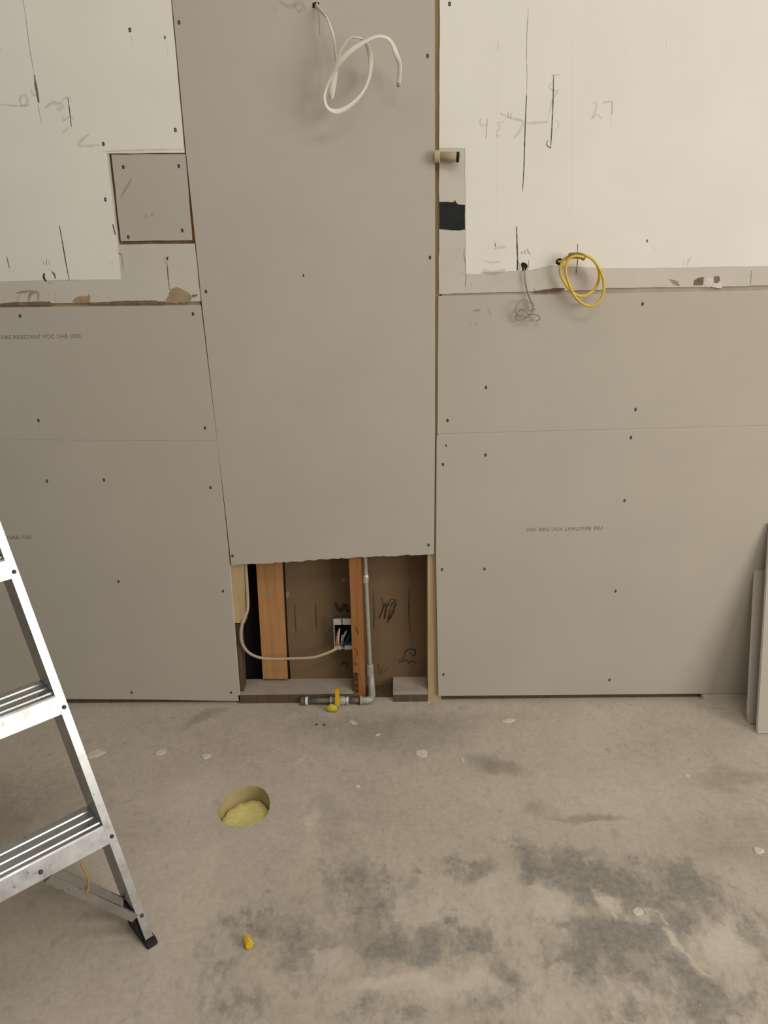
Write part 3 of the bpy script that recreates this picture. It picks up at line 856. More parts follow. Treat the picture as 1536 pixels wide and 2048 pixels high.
# studs
tag(box('stud', (-0.171, T + 0.001, 0.0), (-0.1305, 0.1015, 2.86), M_WOOD_O, wb, 0.002), 'old orange stud')
tag(box('stud', (0.0925, T + 0.001, 0.0), (0.142, 0.1015, 2.86), M_WOOD_N, wb, 0.002), 'new pale pine stud')
tag(slab('nailer', [(-0.568, 0.9306), (-0.5072, 0.9296), (-0.5379, 0.3138), (-0.5777, 0.3143)], T + 0.001, 0.06, M_WOOD_N, wb), 'pale pine nailing block')
slab('stud', [(-0.5917, 0.3074), (-0.557, 0.3069), (-0.5679, 0.0014), (-0.5932, 0.0017)], 0.02, 0.075, M_WOOD_D, wb)
box('stud', (-0.72, T + 0.042, 1.0), (-0.56, 0.1, 2.86), M_WOOD_O, wb)
box('blocking', (-0.60, T + 0.001, 1.06), (-0.565, T + 0.03, 2.86), M_WOOD_O, wb)
# floor plates
slab('floor_plate', [(-0.582, 0.0), (-0.172, 0.0), (-0.172, 0.037), (-0.582, 0.037)], 0.002, 0.101, M_DUSTY, wb)
slab('floor_plate', [(-0.031, 0.0), (0.0915, 0.0), (0.0915, 0.040), (-0.031, 0.040)], 0.002, 0.101, M_DUSTY, wb)
slab('floor_plate', [(-3.2, 0.0), (-0.583, 0.0), (-0.583, 0.037), (-3.2, 0.037)], 0.015, 0.101, M_WOOD_D, wb)
slab('floor_plate', [(0.1425, 0.0), (3.2, 0.0), (3.2, 0.037), (0.1425, 0.037)], 0.015, 0.101, M_WOOD_D, wb)
slab('plate_face', [(-0.582, 0.0), (-0.172, 0.0), (-0.172, 0.034), (-0.582, 0.034)], 0.0, 0.002, M_WOOD_D, wb)
slab('plate_face', [(-0.031, 0.001), (0.0915, 0.001), (0.0915, 0.028), (-0.031, 0.028)], 0.0, 0.002, M_WOOD_D, wb)
box('plate_offcut', (-0.129, 0.03, 0.0), (-0.0315, 0.101, 0.004), M_WOOD_D, wb)
# writing on the brown board
stroke([(-0.3752, 0.3456), (-0.3768, 0.2883), (-0.3769, 0.2263)], 0.004, M_MARKER, wb, RB)
stroke([(-0.3007, 0.3445), (-0.3018, 0.2873), (-0.3023, 0.2414)], 0.004, M_MARKER, wb, RB)
stroke([(-0.0941, 0.3883), (-0.0945, 0.3043), (-0.0964, 0.2286)], 0.004, M_MARKER, wb, RB)
stroke([(0.0307, 0.3904), (0.0299, 0.3124), (0.0309, 0.2289)], 0.004, M_MARKER, wb, RB)
stroke([(-0.0666, 0.3608), (-0.0621, 0.3235), (-0.0773, 0.2783), (-0.0511, 0.343), (-0.0596, 0.2741), (-0.0404, 0.3448), (-0.0191, 0.3523), (-0.0337, 0.3251), (-0.0453, 0.2739), (-0.0158, 0.3406), (-0.027, 0.3014), (-0.0491, 0.262), (-0.0198, 0.3092)], 0.0045, M_MARKER, wb, RB, taper=False)
stroke([(-0.0549, 0.3293), (-0.0371, 0.333), (-0.0138, 0.3503)], 0.004, M_MARKER, wb, RB)
stroke([(-0.0912, 0.2944), (-0.088, 0.2785)], 0.004, M_MARKER, wb, RB)
stroke([(-0.0101, 0.1154), (-0.0049, 0.1008), (0.0062, 0.1193), (0.0174, 0.1459), (0.0356, 0.1559), (0.05, 0.1475), (0.0462, 0.127), (0.0318, 0.1395)], 0.005, M_MARKER, wb, RB)
stroke([(0.0042, 0.1007), (0.017, 0.1109), (0.0278, 0.0983), (0.0424, 0.1064), (0.0532, 0.0939)], 0.005, M_MARKER, wb, RB)
stroke([(0.0519, 0.1557), (0.048, 0.127)], 0.005, M_MARKER, wb, RB)
stroke([(-0.0833, 0.0956), (-0.0825, 0.0496)], 0.004, M_MARKER, wb, RB)
stroke([(-0.0671, 0.0871), (-0.077, 0.0496)], 0.004, M_MARKER, wb, RB)
stroke([(-0.049, 0.0785), (-0.0714, 0.0537)], 0.003, M_MARKER, wb, RB)
stroke([(-0.2315, 0.3455), (-0.2151, 0.3119), (-0.1965, 0.3352), (-0.1869, 0.3056)], 0.016, smudge('soot', (.03, .02, .015), .55), wb, RB)
stroke([(-0.2238, 0.0932), (-0.2052, 0.1033), (-0.1932, 0.0824)], 0.012, smudge('soot_two', (.03, .02, .015), .4), wb, RB)
for pts in ([(-0.2032, 0.4361), (-0.1959, 0.4436), (-0.1892, 0.4359), (-0.195, 0.4226), (-0.2019, 0.4246)], [(-0.41, 0.3851), (-0.399, 0.3907), (-0.3889, 0.3828), (-0.3988, 0.3654), (-0.4092, 0.3695)], [(-0.4911, 0.3996), (-0.4737, 0.3974), (-0.4494, 0.3932), (-0.4573, 0.3818), (-0.4779, 0.3879)]):
    patch(pts, smudge('plaster_smear', (.62, .56, .45), .55), wb, RB if pts[0][0] > -.45 else 0.085, seed=41, name='plaster_smear')
# stains on the old stud
for pts, w in (([(-0.1531, 0.2897), (-0.1469, 0.2663)], .008), ([(-0.1679, 0.2098), (-0.1575, 0.2077)], .006), ([(-0.1541, 0.2037), (-0.1531, 0.1799)], .005), ([(-0.1645, 0.1541), (-0.1578, 0.144)], .010), ([(-0.1606, 0.1138), (-0.1635, 0.0794), (-0.1597, 0.0322)], .022), ([(-0.1757, 0.0836), (-0.1741, 0.0262)], .010), ([(-0.1562, 0.3013), (-0.1552, 0.2781)], .003)):
    stroke(pts, w, M_MARKER, wb, T + 0.001, name='stain')

# ------------------------------------------------------------------ cables
c = tag(empty('white_cable', (-0.21, -0.01, 2.1)), 'flat white cable looped once, hanging from a hole high in the middle panel', 'cable')
path = [(-0.1994, 0, 2.1397), (-0.1878, -0.02, 2.1232), (-0.1668, -0.05, 2.0952), (-0.1519, -0.065, 2.0531), (-0.1486, -0.06, 2.0165), (-0.1492, -0.055, 1.977), (-0.1578, -0.05, 1.9406), (-0.1638, -0.055, 1.9162), (-0.1669, -0.068, 1.9119), (-0.1614, -0.08, 1.9263), (-0.1467, -0.09, 1.9763), (-0.1279, -0.095, 2.0169), (-0.1075, -0.1, 2.0389), (-0.0883, -0.1, 2.0407), (-0.0697, -0.09, 2.0334), (-0.0591, -0.075, 2.0126), (-0.0563, -0.06, 1.9879), (-0.0628, -0.05, 1.9549), (-0.0821, -0.06, 1.9183), (-0.1142, -0.075, 1.8883), (-0.146, -0.085, 1.8745), (-0.1692, -0.09, 1.8802), (-0.1793, -0.085, 1.9001), (-0.1774, -0.08, 1.922), (-0.1622, -0.09, 1.9502), (-0.1401, -0.11, 1.9781), (-0.1076, -0.12, 2.0057), (-0.0713, -0.12, 2.026), (-0.0406, -0.115, 2.0385), (-0.0154, -0.105, 2.0379), (0.001, -0.09, 2.0262), (0.0109, -0.08, 2.0031), (0.0185, -0.07, 1.9843), (0.0183, -0.065, 1.9655), (0.0153, -0.06, 1.9396)]
o = tube('sheath', path, 0.0066, M_CABLE, c, rb=0.0026, sides=10, n=8, twist=lambda t: 0.5 + 1.1 * math.sin(t * 21.0))
local(o, c)
o = tube('cut_end', [(0.0153, -0.06, 1.942), (0.0145, -0.06, 1.9326)], 0.004, M_GREYW, c, sides=6, n=1)
local(o, c)

c = tag(empty('yellow_cable', (0.56, -0.01, 1.5)), 'yellow cable coiled in round loops, hanging from the white wall', 'cable')
pts = [(0.4735, 0.004, 1.4816), (0.4799, -0.02, 1.4862), (0.5003, -0.03, 1.4942)]
loop = []
ctr = [((1165, 559), 42, 47, -0.045), ((1160, 562), 38, 50, -0.035), ((1170, 562), 35, 52, -0.05)]
path = [(0.4735, 0.004, 1.4816), (0.4811, -0.015, 1.4833), (0.5002, -0.03, 1.4956), (0.5234, -0.04, 1.4993), (0.5509, -0.045, 1.4935), (0.572, -0.045, 1.4754), (0.5853, -0.04, 1.4463), (0.5816, -0.035, 1.4158), (0.5629, -0.035, 1.3939), (0.5346, -0.035, 1.386), (0.5057, -0.03, 1.4031), (0.4849, -0.025, 1.4311), (0.4747, -0.025, 1.459), (0.4822, -0.03, 1.4864), (0.5038, -0.045, 1.4998), (0.5298, -0.055, 1.5008), (0.5562, -0.06, 1.4883), (0.5793, -0.06, 1.4608), (0.5943, -0.055, 1.4276), (0.5968, -0.05, 1.3914), (0.5842, -0.05, 1.3679), (0.5618, -0.05, 1.3585), (0.5352, -0.05, 1.3689), (0.5121, -0.05, 1.393), (0.4942, -0.05, 1.428), (0.4853, -0.05, 1.4596), (0.4897, -0.055, 1.4868), (0.5078, -0.06, 1.4973), (0.5328, -0.062, 1.4942)]
o = tube('sheath', path, 0.0050, M_YELLOW, c, rb=0.0038, sides=8, n=8)
local(o, c)
o = tube('tie', [(0.4934, -0.048, 1.4974), (0.509, -0.054, 1.4985), (0.5256, -0.056, 1.4969), (0.5372, -0.056, 1.4913)], 0.0085, M_TAPE, c, sides=8, n=4)
local(o, c)

c = tag(empty('thin_grey_wire', (0.44, -0.01, 1.45)), 'thin grey wire with a tangled curl, hanging below pencil ticks on the white wall', 'wire')
o = tube('wire_strand', [(0.3753, 0.004, 1.4683), (0.3748, -0.012, 1.4536), (0.3774, -0.012, 1.4256), (0.3855, -0.014, 1.3975), (0.395, -0.016, 1.3734), (0.4028, -0.018, 1.3549), (0.397, -0.02, 1.3451), (0.3791, -0.02, 1.3512), (0.362, -0.018, 1.3456), (0.3539, -0.018, 1.3286), (0.3601, -0.018, 1.3184), (0.3802, -0.02, 1.3239), (0.3971, -0.022, 1.3353), (0.4181, -0.02, 1.3318), (0.4248, -0.018, 1.3215), (0.4137, -0.016, 1.3157)], 0.0017, M_GREYW, c, sides=6, n=6)
local(o, c)
o = tube('wire_strand', [(0.3749, -0.01, 1.4605), (0.3803, -0.013, 1.4214), (0.39, -0.016, 1.3876), (0.4059, -0.016, 1.3589), (0.39, -0.02, 1.3709), (0.369, -0.022, 1.3771), (0.3546, -0.024, 1.3634), (0.3511, -0.024, 1.3406), (0.3675, -0.024, 1.3317), (0.3882, -0.024, 1.3285), (0.4036, -0.022, 1.3194)], 0.0015, M_GREYW, c, sides=6, n=6)
local(o, c)
o = tube('wire_strand', [(0.3635, -0.026, 1.352), (0.3781, -0.028, 1.3462), (0.3901, -0.028, 1.3374), (0.4019, -0.026, 1.3427), (0.4076, -0.024, 1.3538)], 0.0019, M_GREYW, c, sides=6, n=5)
local(o, c)

c = tag(empty('cream_cable', (-0.4, 0.04, 0.1)), 'cream cable drooping across the stud cavity to the metal outlet box', 'cable')
o = tube('sheath', [(-0.5253, 0.045, 0.5821), (-0.5243, 0.04, 0.52), (-0.5248, 0.035, 0.4384), (-0.5281, 0.028, 0.3602), (-0.5419, 0.014, 0.3291), (-0.5529, 0.008, 0.2861), (-0.5532, 0.008, 0.2412), (-0.5361, 0.012, 0.2012), (-0.5008, 0.02, 0.1743), (-0.4502, 0.03, 0.1618), (-0.3853, 0.035, 0.16), (-0.3141, 0.035, 0.1632), (-0.2661, 0.04, 0.1757), (-0.2378, 0.046, 0.186), (-0.2246, 0.06, 0.1859)], 0.0058, M_CABLE_C, c, rb=0.0036, sides=8, n=8)
local(o, c)

# ------------------------------------------------------------------ outlet box on the old stud
ob = tag(empty('outlet_box', (-0.205, 0.06, 0.18)), 'open metal outlet box with loose wires, fixed to the orange stud', 'outlet box')
X0, X1, Z0, Z1, YF, YB = -0.236, -0.1725, 0.188, 0.288, 0.05, 0.098


def ob_part(o):
    local(o, ob)
    return o


ob_part(box('box_side', (X0, YF, Z0), (X0 + 0.002, YB, Z1), M_ZINC, ob))
ob_part(box('box_side', (X1 - 0.002, YF, Z0), (X1, YB, Z1), M_ZINC, ob))
ob_part(box('box_top', (X0, YF, Z1 - 0.002), (X1, YB, Z1), M_ZINC, ob))
ob_part(box('box_bottom', (X0, YF, Z0), (X1, YB, Z0 + 0.002), M_ZINC, ob))
ob_part(box('box_back', (X0, YB - 0.002, Z0), (X1, YB, Z1), M_DARK, ob))
ob_part(box('mounting_ear', (X0, YF - 0.002, Z1 - 0.004), (X0 + 0.027, YF, Z1 + 0.019), M_ZINC, ob, 0.0006))
ob_part(box('mounting_ear', (X0 + 0.033, YF - 0.002, Z1 - 0.004), (X1, YF, Z1 + 0.019), M_ZINC, ob, 0.0006))
ob_part(box('mounting_ear', (X0, YF - 0.002, Z0 - 0.002), (X0 + 0.024, YF, Z0 + 0.012), M_ZINC, ob, 0.0006))
ob_part(box('mounting_ear', (X0 + 0.036, YF - 0.002, Z0 - 0.002), (X1, YF, Z0 + 0.014), M_ZINC, ob, 0.0006))
ob_part(tube('wire', [(-0.2287, 0.066, 0.1826), (-0.2294, 0.062, 0.2009), (-0.2243, 0.056, 0.2301), (-0.2206, 0.066, 0.2505)], 0.0042, M_COPPER, ob, sides=6, n=4))
ob_part(tube('wire', [(-0.2218, 0.07, 0.1843), (-0.2213, 0.058, 0.2191), (-0.2181, 0.054, 0.249), (-0.2163, 0.062, 0.2625)], 0.0024, M_PTFE, ob, sides=6, n=4))
ob_part(tube('wire', [(-0.2125, 0.07, 0.1922), (-0.2051, 0.058, 0.2248), (-0.197, 0.054, 0.2448), (-0.1923, 0.066, 0.2501)], 0.0040, M_PIPE, ob, sides=6, n=4))
ob_part(tube('wire', [(-0.2111, 0.074, 0.19), (-0.211, 0.062, 0.2167), (-0.2065, 0.06, 0.2377)], 0.0022, M_PTFE, ob, sides=6, n=4))
ob_part(tube('wire', [(-0.2029, 0.06, 0.1937), (-0.1947, 0.054, 0.2129), (-0.1856, 0.058, 0.2266), (-0.1806, 0.07, 0.2359)], 0.0045, M_BLUE, ob, sides=6, n=4))

# ------------------------------------------------------------------ gas pipe with its valve
gp = tag(empty('gas_pipe', (-0.15, -0.005, 0.0)), 'weathered pipe rising beside the stud and turning along the floor to a yellow valve', 'pipe')


def gp_part(o):
    local(o, gp)
    return o


AX = (1, 0, 0)
PYY, PZZ = -0.012, 0.0165
gp_part(tube('riser', [(-0.1207, 0.062, 0.6326), (-0.1188, 0.062, 0.5231), (-0.1167, 0.062, 0.3529), (-0.114, 0.062, 0.1954), (-0.113, 0.062, 0.0979)], 0.0078, M_PIPE, gp, sides=14, n=3))
gp_part(rings('pipe_strap', [(p, (0.02, 0, 1), r) for p, r in zip([(-0.1204, 0.062, 0.4371), (-0.1194, 0.062, 0.4427), (-0.1184, 0.062, 0.4634), (-0.1184, 0.062, 0.469)], (.0086, .0115, .0115, .0086))], M_ZINC, gp, 12))
gp_part(rings('coupling', [(p, (0.02, 0, 1), r) for p, r in zip([(-0.1134, 0.062, 0.0691), (-0.1137, 0.062, 0.0732), (-0.1133, 0.062, 0.1143), (-0.1136, 0.062, 0.1184)], (.0088, .0135, .0135, .0088))], M_PIPE, gp, 14))
ex = -0.106
gp_part(tube('elbow', [(-0.1115, 0.062, 0.078), (-0.1105, 0.058, 0.060), (-0.109, 0.045, 0.042), (-0.107, 0.025, 0.028), (-0.107, 0.008, 0.020), (-0.112, -0.006, 0.0175), (-0.124, PYY, PZZ), (-0.140, PYY, PZZ)], 0.0125, M_PIPE, gp, sides=14, n=5))
gp_part(rings('elbow_collar', [((-0.1395, PYY, PZZ), AX, .0125), ((-0.1397, PYY, PZZ), AX, .0163), ((-0.1475, PYY, PZZ), AX, .0163), ((-0.148, PYY, PZZ), AX, .0105)], M_PIPE, gp, 16))
gp_part(tube('pipe_length', [(-0.146, PYY, PZZ), (-0.19, PYY, PZZ)], 0.0105, M_PIPE_D, gp, sides=14, n=1))
gp_part(rings('valve_collar', [((-0.188, PYY, PZZ), AX, .0105), ((-0.1885, PYY, PZZ), AX, .0155), ((-0.1965, PYY, PZZ), AX, .0155), ((-0.197, PYY, PZZ), AX, .012)], M_ZINC, gp, 6))
gp_part(rings('valve_body', [((-0.196, PYY, PZZ), AX, .011), ((-0.206, PYY, PZZ), AX, .0155), ((-0.222, PYY, PZZ), AX, .0162), ((-0.236, PYY, PZZ), AX, .0155), ((-0.246, PYY, PZZ), AX, .011)], M_PIPE, gp, 16, True))
gp_part(rings('valve_collar', [((-0.245, PYY, PZZ), AX, .011), ((-0.2455, PYY, PZZ), AX, .0155), ((-0.2545, PYY, PZZ), AX, .0155), ((-0.255, PYY, PZZ), AX, .0105)], M_PIPE, gp, 6))
gp_part(tube('pipe_length', [(-0.254, PYY, PZZ), (-0.338, PYY, PZZ)], 0.0105, M_PIPE_D, gp, sides=14, n=1))
gp_part(rings('thread_tape', [((-0.333, PYY, PZZ), AX, .0108), ((-0.3335, PYY, PZZ), AX, .0145), ((-0.3415, PYY, PZZ), AX, .0145), ((-0.342, PYY, PZZ), AX, .0108)], M_PTFE, gp, 16))
gp_part(rings('end_cap', [((-0.343, PYY, PZZ), AX, .0105), ((-0.3435, PYY, PZZ), AX, .0150), ((-0.357, PYY, PZZ), AX, .0150), ((-0.359, PYY, PZZ), AX, .012)], M_PIPE_D, gp, 8))
gp_part(rings('valve_stem', [((-0.228, PYY - 0.014, PZZ), (0, 1, 0), .006), ((-0.228, PYY - 0.034, PZZ), (0, 1, 0), .006)], M_ZINC, gp, 10))


def lever():
    bm = bmesh.new()
    pr = [(-0.0075, -0.006), (0.0075, -0.006), (0.0085, 0.006), (0.0072, 0.030), (0.0078, 0.050), (0.0062, 0.058), (-0.0062, 0.058), (-0.0078, 0.050), (-0.0072, 0.030), (-0.0085, 0.006)]
    f = [bm.verts.new((-0.226 + x, PYY - 0.030 + z * 0.16, PZZ + z)) for x, z in pr]
    k = [bm.verts.new((-0.226 + x, PYY - 0.022 + z * 0.16, PZZ + z)) for x, z in pr]
    bm.faces.new(f)
    bm.faces.new(k)
    for i in range(len(pr)):
        j = (i + 1) % len(pr)
        bm.faces.new((f[i], f[j], k[j], k[i]))
    bmesh.ops.bevel(bm, geom=list(bm.edges), offset=0.0012, segments=2, affect='EDGES')
    return finish(bm, 'lever_handle', M_VALVE_Y, gp)


gp_part(lever())


def tagdisc():
    bm = bmesh.new()
    bmesh.ops.create_uvsphere(bm, u_segments=14, v_segments=8, radius=1)
    for v in bm.verts:
        r = 1 + 0.08 * math.sin(v.co.x * 5 + v.co.z * 3)
        v.co = Vector((-0.2445 + v.co.x * 0.021 * r, PYY - 0.043 + v.co.y * 0.012, 0.0145 + v.co.z * 0.0142 * r))
    return finish(bm, 'yellow_cap', M_TAG_Y, gp, True)


gp_part(tagdisc())

# ------------------------------------------------------------------ pipe stub on the right wall
ps = tag(empty('pipe_stub', (0.16, 0.0, 1.77)), 'short cream pipe stub with black end band beside the brown gap on the right', 'pipe')
a = [(0.1178, 0, 1.7679), (0.1281, -0.016, 1.7662), (0.172, -0.022, 1.7634), (0.1788, -0.024, 1.7631), (0.1781, -0.023, 1.7632)]
ax = Vector(a[2]) - Vector(a[1])
o = rings('pipe_body', [(a[1], ax, .0125), (a[2], ax, .0130), (Vector(a[2]) + ax * 0.15, ax, .0132), (Vector(a[2]) + ax * 0.16, ax, .0105)], M_BRASS, ps, 18, True)
local(o, ps)
o = rings('end_band', [(Vector(a[2]) + ax * 0.03, ax, .0120), (Vector(a[2]) + ax * 0.04, ax, .0136), (Vector(a[2]) + ax * 0.19, ax, .0136), (Vector(a[2]) + ax * 0.2, ax, .0115)], M_HOLE, ps, 16)
local(o, ps)
o = rings('collar', [(Vector(a[1]) - ax * 0.32, ax, .012), (Vector(a[1]) - ax * 0.30, ax, .0165), (Vector(a[1]) - ax * 0.02, ax, .0165), (Vector(a[1]) + ax * 0.02, ax, .0140)], M_BRASS, ps, 12)
local(o, ps)
o = rings('neck', [(Vector((a[0][0], 0.045, a[0][2])), (0, 1, 0), .011), (Vector((a[0][0] + 0.004, -0.012, a[0][2])), (0, 1, 0), .011)], M_BRASS, ps, 12)
local(o, ps)

# ------------------------------------------------------------------ stepladder
LW = 0.52
FOOT = Vector((-0.596, -1.004, 0))
SX = Vector((0.722, 0.692, 0))
lad = tag(empty('stepladder', FOOT - SX * (LW / 2), math.atan2(SX.y, SX.x)), 'scuffed aluminium stepladder with black rubber feet, standing open', 'ladder')
TAP, LEAN = 0.064, 0.350
ZT = 1.72


def rx(z):
    return LW / 2 - TAP * z


def ry(z):
    return LEAN * z


def rail(side):
    bm = bmesh.new()
    t, w, d = 0.0026, 0.0185, 0.088
    sec = [(0, 0), (w, 0), (w, t), (t, t), (t, d - t), (w, d - t), (w, d), (0, d)]
    lo, hi = [], []
    for z, lst in ((0.02, lo), (ZT, hi)):
        for a_, b_ in sec:
            lst.append(bm.verts.new((side * (rx(z) + a_ - 0.007), ry(z) + b_, z)))
    for i in range(8):
        j = (i + 1) % 8
        bm.faces.new((lo[i], lo[j], hi[j], hi[i]))
    bm.faces.new(lo)
    bm.faces.new(hi)
    return finish(bm, 'rail', M_ALU, lad)


def foot(side, on):
    bm = bmesh.new()
    for (x0, x1, y0, y1, za, zb) in ((-0.011, 0.016, -0.005, 0.092, 0.0, 0.016), (-0.011, -0.0072, 0.012, 0.080, 0.012, 0.085)):
        vs = []
        for z in (za, zb):
            for x, y in ((x0, y0), (x1, y0), (x1, y1), (x0, y1)):
                yy = ry(z) + y
                vs.append(bm.verts.new((side * (rx(z) + x), yy, z)))
        for q in ((0, 1, 2, 3), (4, 5, 6, 7), (0, 1, 5, 4), (1, 2, 6, 5), (2, 3, 7, 6), (3, 0, 4, 7)):
            bm.faces.new([vs[i] for i in q])
    bmesh.ops.bevel(bm, geom=list(bm.edges), offset=0.002, segments=2, affect='EDGES')
    return finish(bm, 'rubber_foot', M_RUBBER, on)


def step(z):
    bm = bmesh.new()
    y0 = ry(z) - 0.001
    t = 0.003
    top = [(0.0, -0.042), (0.0, -0.003), (0.003, 0.0)]
    for k in range(3):
        yb = 0.014 + k * 0.028
        top += [(yb, 0.0), (yb + 0.002, 0.003), (yb + 0.015, 0.003), (yb + 0.017, 0.0)]
    top += [(0.095, 0.0), (0.098, -0.003), (0.098, -0.026)]
    under = [(0.095, -0.026), (0.095, -t), (t, -t), (t, -0.036), (0.010, -0.038), (0.010, -0.042)]
    prof = top + under
    L_, R_ = [], []
    for y, dz in prof:
        for s, lst in ((-1, L_), (1, R_)):
            zz = z + dz
            yy = y0 + y + (LEAN * dz if dz < 0 and y < 0.02 else 0)
            lst.append(bm.verts.new((s * (rx(zz) - 0.0075), yy, zz)))
    n_ = len(prof)
    for i in range(n_):
        j = (i + 1) % n_
        bm.faces.new((L_[i], L_[j], R_[j], R_[i]))
    bm.faces.new(L_)
    bm.faces.new(R_)
    o = finish(bm, 'step', M_ALU, lad)
    return o


def rivet(x, y, z, ax_=(0, 1, 0.3), r=0.0052, parent=lad):
    c_ = Vector((x, y, z))
    a_ = Vector((0, -1, 0.0))
    return rings('rivet', [(c_ - a_ * 0.001, a_, r), (c_ + a_ * 0.002, a_, r * 0.85), (c_ + a_ * 0.0035, a_, r * 0.4)], M_RIVET, parent, 8)


RAILS = {}
for s in (1, -1):
    RAILS[s] = rail(s)
    foot(s, RAILS[s])
for k in range(5):
    z = 0.300 + 0.305 * k
    st = step(z)
    if k == 0:
        low_step = st
    for s in (1, -1):
        rivet(s * (rx(z - 0.03) + 0.0025), ry(z - 0.03) - 0.001, z - 0.03, parent=RAILS[s])
zb = 0.075
for s in (1, -1):
    rivet(s * (rx(zb) + 0.004), ry(zb) - 0.001, zb, r=0.005, parent=RAILS[s])
    rivet(s * 0.085, ry(0.275) - 0.002, 0.275, r=0.0055, parent=low_step)
    for dy, nm in ((0.006, 'brace'), (0.066, 'brace')):
        p0 = Vector((s * 0.095, ry(0.25) + dy, 0.252))
        p1 = Vector((s * (rx(zb) - 0.011), ry(zb) + dy, zb))
        d = (p1 - p0)
        bm = bmesh.new()
        up = Vector((0, 0, 1)) - d.normalized() * d.normalized().z
        up.normalize()
        sd = Vector((0, 1, 0))
        vs = []
        for p in (p0, p1):
            for a_, b_ in ((-1, -1), (1, -1), (1, 1), (-1, 1)):
                vs.append(bm.verts.new(p + up * (0.011 * a_) + sd * (0.004 * b_)))
        for q in ((0, 1, 2, 3), (4, 5, 6, 7), (0, 1, 5, 4), (1, 2, 6, 5), (2, 3, 7, 6), (3, 0, 4, 7)):
            bm.faces.new([vs[i] for i in q])
        finish(bm, nm, M_ALU, lad)
o = box('top_cap', (-0.18, ry(ZT) - 0.02, ZT - 0.02), (0.18, ry(ZT) + 0.20, ZT + 0.05), M_ALU, lad, 0.006)
RF = 1.02
for s in (1, -1):
    bm = bmesh.new()
    vs = []
    for (xc, yc, z) in ((s * (LW / 2 - 0.08), RF, 0.0), (s * 0.125, ry(ZT) + 0.16, ZT)):
        for a_, b_ in ((-0.011, -0.018), (0.011, -0.018), (0.011, 0.018), (-0.011, 0.018)):
            vs.append(bm.verts.new((xc + a_, yc + b_, z)))
    for q in ((0, 1, 2, 3), (4, 5, 6, 7), (0, 1, 5, 4), (1, 2, 6, 5), (2, 3, 7, 6), (3, 0, 4, 7)):
        bm.faces.new([vs[i] for i in q])
    leg_ = finish(bm, 'rear_leg', M_ALU, lad)
    box('rubber_foot', (s * (LW / 2 - 0.08) - 0.015, RF - 0.022, 0.0), (s * (LW / 2 - 0.08) + 0.015, RF + 0.022, 0.03), M_RUBBER, leg_, 0.002)
    zz = 0.95
    fy = ry(zz) + 0.07
    by = RF + (ry(ZT) + 0.16 - RF) * zz / ZT
    bx_ = s * (LW / 2 - 0.08 + (0.125 - (LW / 2 - 0.08)) * zz / ZT)
    tube('spreader', [(s * (rx(zz) - 0.012), fy, zz), (bx_ + s * 0.012, by, zz)], 0.006, M_ALU, lad, sides=6, n=1)
for zz in (0.30, 0.80, 1.3):
    by = RF + (ry(ZT) + 0.16 - RF) * zz / ZT
    bx_ = (LW / 2 - 0.08 + (0.125 - (LW / 2 - 0.08)) * zz / ZT)
    tube('rear_bar', [(-bx_, by, zz), (bx_, by, zz)], 0.008, M_ALU, lad, sides=6, n=1)
# bent rusty wire hooked under the lowest step
o = tube('wire_hook', [(0.165, ry(0.25) - 0.004, 0.252), (0.17, ry(0.22) - 0.006, 0.225), (0.168, ry(0.2) - 0.004, 0.20), (0.158, ry(0.18) - 0.002, 0.185)], 0.0022, M_ORANGE, lad, sides=6, n=4)

# ------------------------------------------------------------------ offcuts leaning at the right
def offcut(name, xl_b, xl_t, width, yb, zt, label, cut=0.0, t=0.013):
    """sheet standing on its lower edge at yb, its head resting on the wall at height zt"""
    bm = bmesh.new()
    ln = math.hypot(yb, zt)
    nrm = Vector((0, -zt, yb * -1)).normalized()      # out of the face towards the room
    nrm = Vector((0, -zt / ln, -yb / ln * -1)) if False else Vector((0, -zt / ln, abs(yb) / ln))
    fr = []
    for x, s_ in ((xl_b + cut, 0.0), (xl_b + width, 0.0), (xl_t + width, 1.0), (xl_t, 1.0), (xl_b, 0.055)):
        base = Vector((x, yb * (1 - s_), zt * s_))
        fr.append(base)
    dn = Vector((0, 0, 0))
    f = [bm.verts.new(p) for p in fr]
    k = [bm.verts.new(p - nrm * t) for p in fr]
    bm.faces.new(f)
    bm.faces.new(k)
    for i in range(5):
        j = (i + 1) % 5
        q = bm.faces.new((f[i], f[j], k[j], k[i]))
        q.material_index = 1
    zmin = min(v.co.z for v in bm.verts)
    ymax = max(v.co.y for v in bm.verts)
    for v in bm.verts:
        v.co.z -= zmin
        v.co.y -= max(0, ymax + 0.0015)
    o = finish(bm, name, M_DRY, None)
    o.data.materials.append(M_CORE)
    return tag(o, label, 'drywall board', 'drywall offcuts leaning on the right wall')


offcut('drywall_offcut', 1.155, 1.172, 0.30, -0.140, 0.494, 'shorter grey drywall offcut leaning on the wall, behind the taller one', 0.006)
offcut('drywall_offcut', 1.163, 1.196, 0.42, -0.195, 0.660, 'taller grey drywall offcut leaning at the right, in front of the shorter', 0.0)

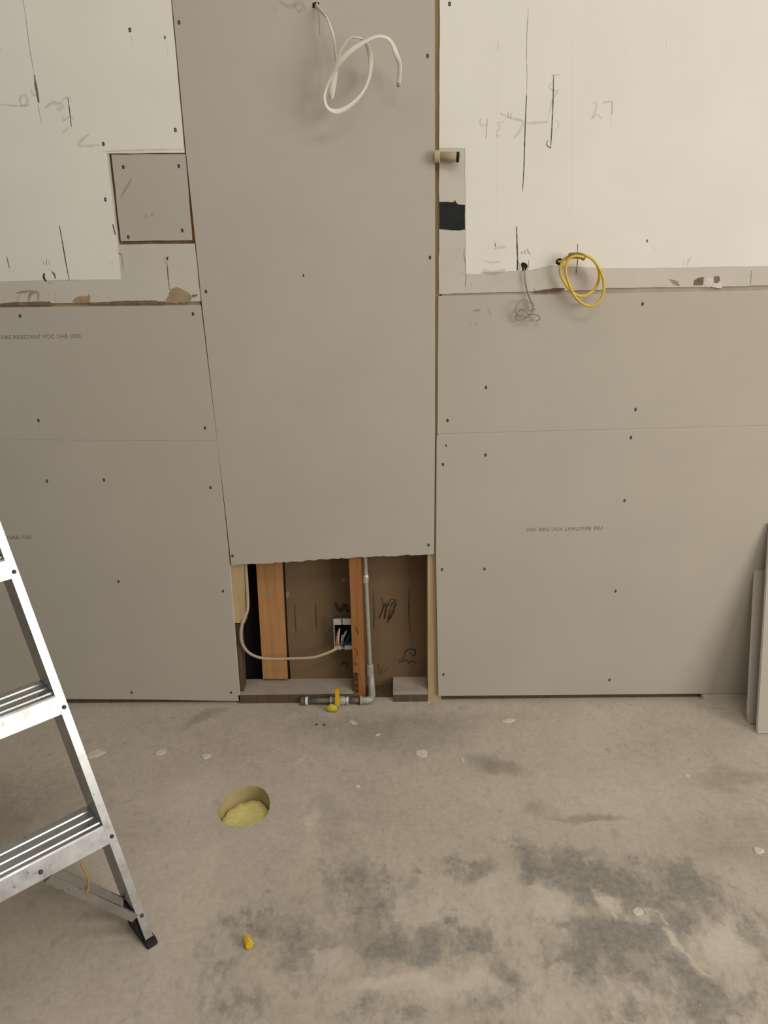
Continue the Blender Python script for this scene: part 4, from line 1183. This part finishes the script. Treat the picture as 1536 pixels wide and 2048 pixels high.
# ------------------------------------------------------------------ bits on the floor
chips = [
    ([(-0.9969, -0.281)][0], .034, .024, 15, 'large flat plaster chip on the floor just right of the ladder rail'),
    ([(-0.7831, -0.2762)][0], .024, .016, 20, 'pale plaster chip on the floor between the ladder and the round hole'),
    ([(-0.6329, -0.2988)][0], .017, .015, 30, 'small plaster chip on the floor above the round hole'),
    ([(0.06, -0.2957)][0], .022, .024, 70, 'white splayed plaster chip on the floor below the right floor plate'),
    ([(0.3597, -0.1215)][0], .024, .014, 10, 'dull plaster chip near the foot of the right wall'),
    ([(-0.1377, -0.4486)][0], .010, .009, 40, 'tiny white chip on the floor, right of the round hole'),
    ([(0.8607, -0.4128)][0], .010, .009, 80, 'tiny white chip on the floor in front of the leaning offcuts'),
    ([(0.9411, -0.7175)][0], .015, .014, 20, 'round white chip on the floor at the far right edge'),
    ([(-0.5636, 0.0156)][0], .024, .010, 5, 'flat pale crumb at the foot of the left wall beside the cavity'),
    ([(0.1882, -0.3275)][0], .006, .014, 10, 'slim white splinter beside a dark smear on the floor'),
    ([(0.5637, -0.9138)][0], .016, .013, 40, 'beige flake lying in the grey worn patch of floor'),
    ([(-0.1681, -0.1216)][0], .018, .010, -30, 'pale crumb on the floor in front of the gas valve'),
    ([(-0.0829, -0.1933)][0], .011, .008, 50, 'small pale crumb on the greenish floor below the pipe elbow'),
]
for i, ((x, y), a_, b_, rot, lab) in enumerate(chips):
    rnd = random.Random(100 + i)
    bm = bmesh.new()
    n_ = 9
    h_ = min(0.0030, min(a_, b_) * 0.22)
    rs = []
    for k, (sc, z) in enumerate(((1.0, 0.0), (0.97, h_ * 0.6), (0.7, h_))):
        rs.append([])
        for j in range(n_):
            rr = random.Random(i * 31 + j).uniform(0.72, 1.12) * sc
            an = 2 * math.pi * j / n_
            rs[-1].append(bm.verts.new((math.cos(an) * a_ * rr, math.sin(an) * b_ * rr, z + (rnd.uniform(-.15, .15) * h_ if k == 2 else 0))))
    for p, q in zip(rs, rs[1:]):
        for j in range(n_):
            bm.faces.new((p[j], p[(j + 1) % n_], q[(j + 1) % n_], q[j]))
    bm.faces.new(rs[0])
    bm.faces.new(rs[-1])
    o = finish(bm, 'plaster_chip', M_PLASTER)
    o.location = (x, y, 0.0003)
    o.rotation_euler = (0, 0, math.radians(rot))
    tag(o, lab, 'plaster chip', 'plaster chips scattered on the floor')

wx, wy = [(-0.3695, -0.9982)][0]
o = rings('wire_connector', [((-0.013, 0, 0.0075), AX, .0070), ((-0.011, 0, 0.0075), AX, .0078), ((0.000, 0, 0.0070), AX, .0070), ((0.012, 0, 0.006), AX, .0048), ((0.0145, 0, 0.0056), AX, .0030)], M_CONN, None, 8)
o.location = (wx, wy, 0.0003)
o.rotation_euler = (0, 0, math.radians(118))
o.scale = (1.25, 1.35, 1.35)
tag(o, 'small yellow twist-on wire connector lying on the open floor', 'wire connector')
